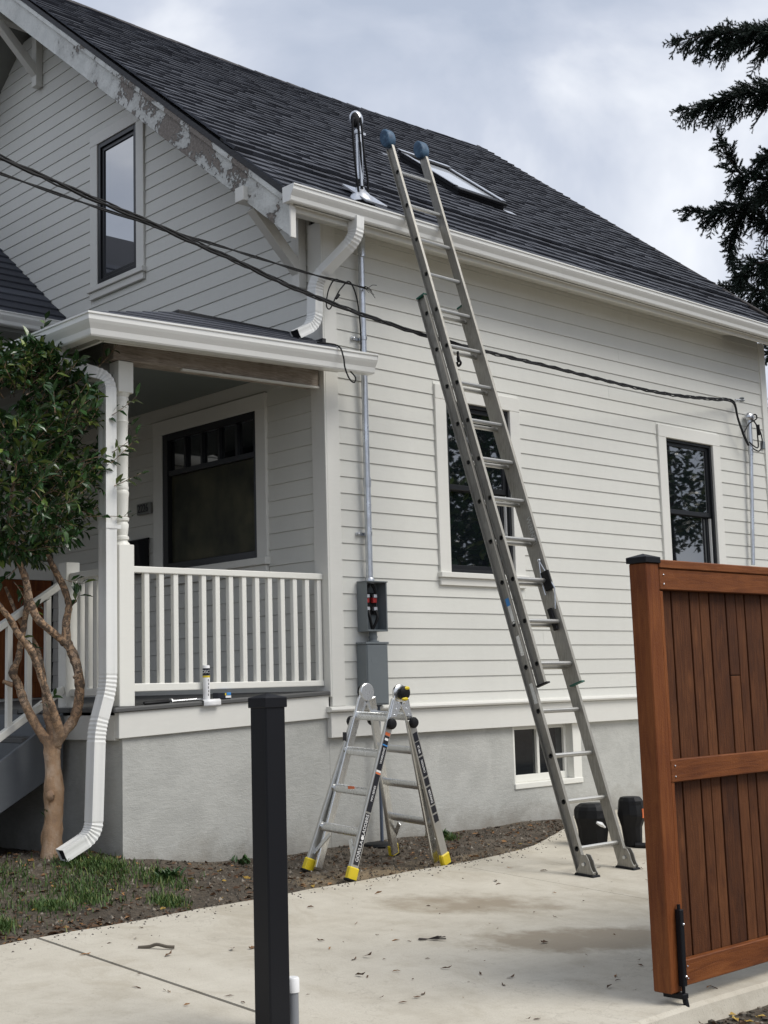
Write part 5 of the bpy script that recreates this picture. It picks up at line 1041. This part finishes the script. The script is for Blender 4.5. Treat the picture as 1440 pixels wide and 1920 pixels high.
def blade(m):
    while True:
        c=random.choice(((-.05,-2.05,.10,3),(.10,-1.95,.10,3),(.30,-2.2,.16,3),(.55,-2.35,.10,2),(.62,-2.6,.08,2),(-.25,-2.5,.16,2),(.85,-3.05,.07,2),(.2,-1.95,.2,2),(.45,-1.75,.10,1),(.15,.95,.06,1),(.85,-2.0,.07,1),(.3,-2.7,.3,1)))
        x=random.gauss(c[0],c[2]); y=random.gauss(c[1],c[2]*.7)
        if x<slab_edge(y)+.01 and not(y>-1.76 and x<.0): break
    z=gz(x,y); h=random.uniform(.015,.055); a=random.uniform(0,6.28); b=random.uniform(0,.05); wd_=.0035; k=len(m.v); ca,sa=math.cos(a),math.sin(a)
    m.v+=[(x-sa*wd_,y+ca*wd_,z-.01),(x+sa*wd_,y-ca*wd_,z-.01),(x+ca*b*.4+sa*wd_*.7,y+sa*b*.4-ca*wd_*.7,z+h*.6),(x+ca*b*.4-sa*wd_*.7,y+sa*b*.4+ca*wd_*.7,z+h*.6),(x+ca*b,y+sa*b,z+h)]; m.f+=[(k,k+1,k+2,k+3),(k+3,k+2,k+4)]
scatter('grass',5600,blade,m_grass)
def litter(mat_region):
    def f(m):
        for _ in range(200):
            if mat_region==0: x=random.uniform(-1.3,1.2); y=random.uniform(-3.6,2.4)
            elif mat_region==3: y=random.gauss(-2.9,.5); x=slab_edge(y)-abs(random.gauss(.02,.12))
            elif mat_region==1: x=random.uniform(1.1,4.0); y=random.uniform(-3.2,2.2)
            else: x=random.uniform(4.13,5.2); y=random.uniform(-2.2,.2)
            if mat_region in(0,3) and (x>slab_edge(y)-.01 or (y>-1.76 and x<.03)): continue
            if mat_region==1 and x<slab_edge(y)+.05: continue
            break
        z=(gz(x,y) if mat_region!=1 else plane(x))+.004; L_=random.uniform(.02,.055) if mat_region!=1 else random.choice((.012,.016,.022,.03,.045,.06)); a=random.uniform(0,6.28); d=Vector((math.cos(a),math.sin(a),random.uniform(-.1,.25))); mt,_,_=leaf_frame(Vector((x,y,z)),d,random.gauss(0,.35),L_,.0)
        vv,ff=leaf_geo(L_,L_*(random.uniform(.35,.6) if mat_region!=1 else random.uniform(.15,.4)),random.uniform(.2,.8),random.uniform(-.3,.2)); m.add([mt@Vector(p) for p in vv],ff)
    return f
scatter('fallen_leaves',1500,litter(0),m_dead); scatter('fallen_leaves',260,litter(3),m_dead); scatter('fallen_leaves',55,litter(0),m_yl); scatter('leaf_litter',190,litter(1),m_dead); scatter('leaf_litter',500,litter(2),m_dead); scatter('leaf_litter',60,litter(2),m_yl)
def pebble(m):
    x=random.uniform(4.14,5.5); y=random.uniform(-2.6,.3); s_=random.uniform(.008,.022); m.ball((x,y,gz(x,y)+s_*.2),(s_,s_*.8,s_*.6),5,3)
scatter('roadside_gravel',1500,pebble,m_chip)
for nm,(x,y),lab in(('clothes_peg',(1.81,-2.71),'bent grey clip lying alone on the concrete near the left joint'),('pine_twig',(2.53,-1.59),'dark dry twig lying in the middle of the concrete driveway')):
    z=plane(x)
    if nm=='clothes_peg': m=MB().tube(smoothpath([(x-.07,y-.06,z+.008),(x-.03,y-.02,z+.012),(x,y,z+.022),(x+.04,y+.03,z+.012),(x+.06,y+.06,z+.008)],4),[.008]*17,6)
    else:
        m=MB()
        for i in range(14): a=random.uniform(-.5,.5)+.8; r_=random.uniform(.04,.10); m.tube([(x,y,z+.006),(x+math.cos(a)*r_,y+math.sin(a)*r_,z+random.uniform(.003,.02))],.002,4)
        for i in range(6): a=3.9+random.uniform(-.5,.5); m.tube([(x,y,z+.006),(x+math.cos(a)*.05,y+math.sin(a)*.05,z+.006)],.0025,4)
    tag(ob(nm,m,m_chip if nm=='clothes_peg' else m_bark2,None),lab,'clip' if nm=='clothes_peg' else 'twig')
def weed(x,y,n_,lab):
    m=MB()
    for _ in range(n_):
        a=random.uniform(0,6.28); mt,_,_=leaf_frame(Vector((x+random.gauss(0,.04),y+random.gauss(0,.04),gz(x,y))),Vector((math.cos(a),math.sin(a),random.uniform(.4,1.6))),0,.05,.02); vv,ff=leaf_geo(random.uniform(.04,.09),.022); m.add([mt@Vector(p) for p in vv],ff)
    tag(ob('weed',m,m_weed,None,recalc=False),lab,'weed','weeds along the foundation')
weed(.14,.93,70,'green weed tuft against the foundation right of the folding ladder'); weed(.10,-.9,22,'tiny green weed at the foundation left of the folding ladder'); weed(.40,-1.68,60,'low green weed patch at the stucco corner under the porch')
# ------------------------------------------------------------------ across the street: trees the windows reflect, plus unseen trees added to shade the front
def far_tree(name,loc,h,rad,z0,n,label):
    o=empty(name,loc,label,'tree',name.replace('_',' ')+'s outside the view'); x,y,_=loc; ob('trunk',MB().tube([(x,y,-.2),(x+.1,y,z0+.6*(h-z0))],[.25,.1],8),m_bark2,o,smooth=True); m=MB()
    for _ in range(n):
        v=Vector((random.gauss(0,1),random.gauss(0,1),random.gauss(0,1))).normalized()*random.uniform(.55,1)**.5; p=Vector((x+v.x*rad,y+v.y*rad,(z0+h)/2+v.z*(h-z0)/2)); d=Vector((random.gauss(0,1),random.gauss(0,1),random.gauss(0,.6))); mt,_,_=leaf_frame(p,d,random.uniform(-1,1),1,1); vv,ff=[(0,0,0),(.13,-.07,0),(.26,0,0),(.13,.07,0)],[(0,1,2,3)]; m.add([mt@Vector(q) for q in vv],ff)
    ob('crown',m,m_leaf,o,recalc=False,kind='stuff')
far_tree('street_tree',(11.5,14.5,0),13,3.6,2.0,30000,'broad dark street tree across the driveway seen mirrored in the side window')
far_tree('street_tree',(12.5,22.5,0),12,3.2,4.4,9000,'dark street tree farther off seen mirrored in the far side window')
far_tree('garden_tree',(-17.5,-9.3,0),9.4,3.0,2.0,6000,'dark garden tree across the street seen mirrored in the gable window')
far_tree('garden_tree',(-8.5,-17,0),7.6,4.0,1.2,8000,'broad dark unseen tree added across the street to shade the wing side')  # this tree and the next two are added unseen to darken the front
far_tree('garden_tree',(-1.5,-18.5,0),8.0,4.2,1.2,8000,'tall dark unseen tree added across the street to shade the porch')
far_tree('garden_tree',(5.0,-19.5,0),7.4,4.0,1.2,8000,'rounded dark unseen tree added to shade the front, opposite the driveway')
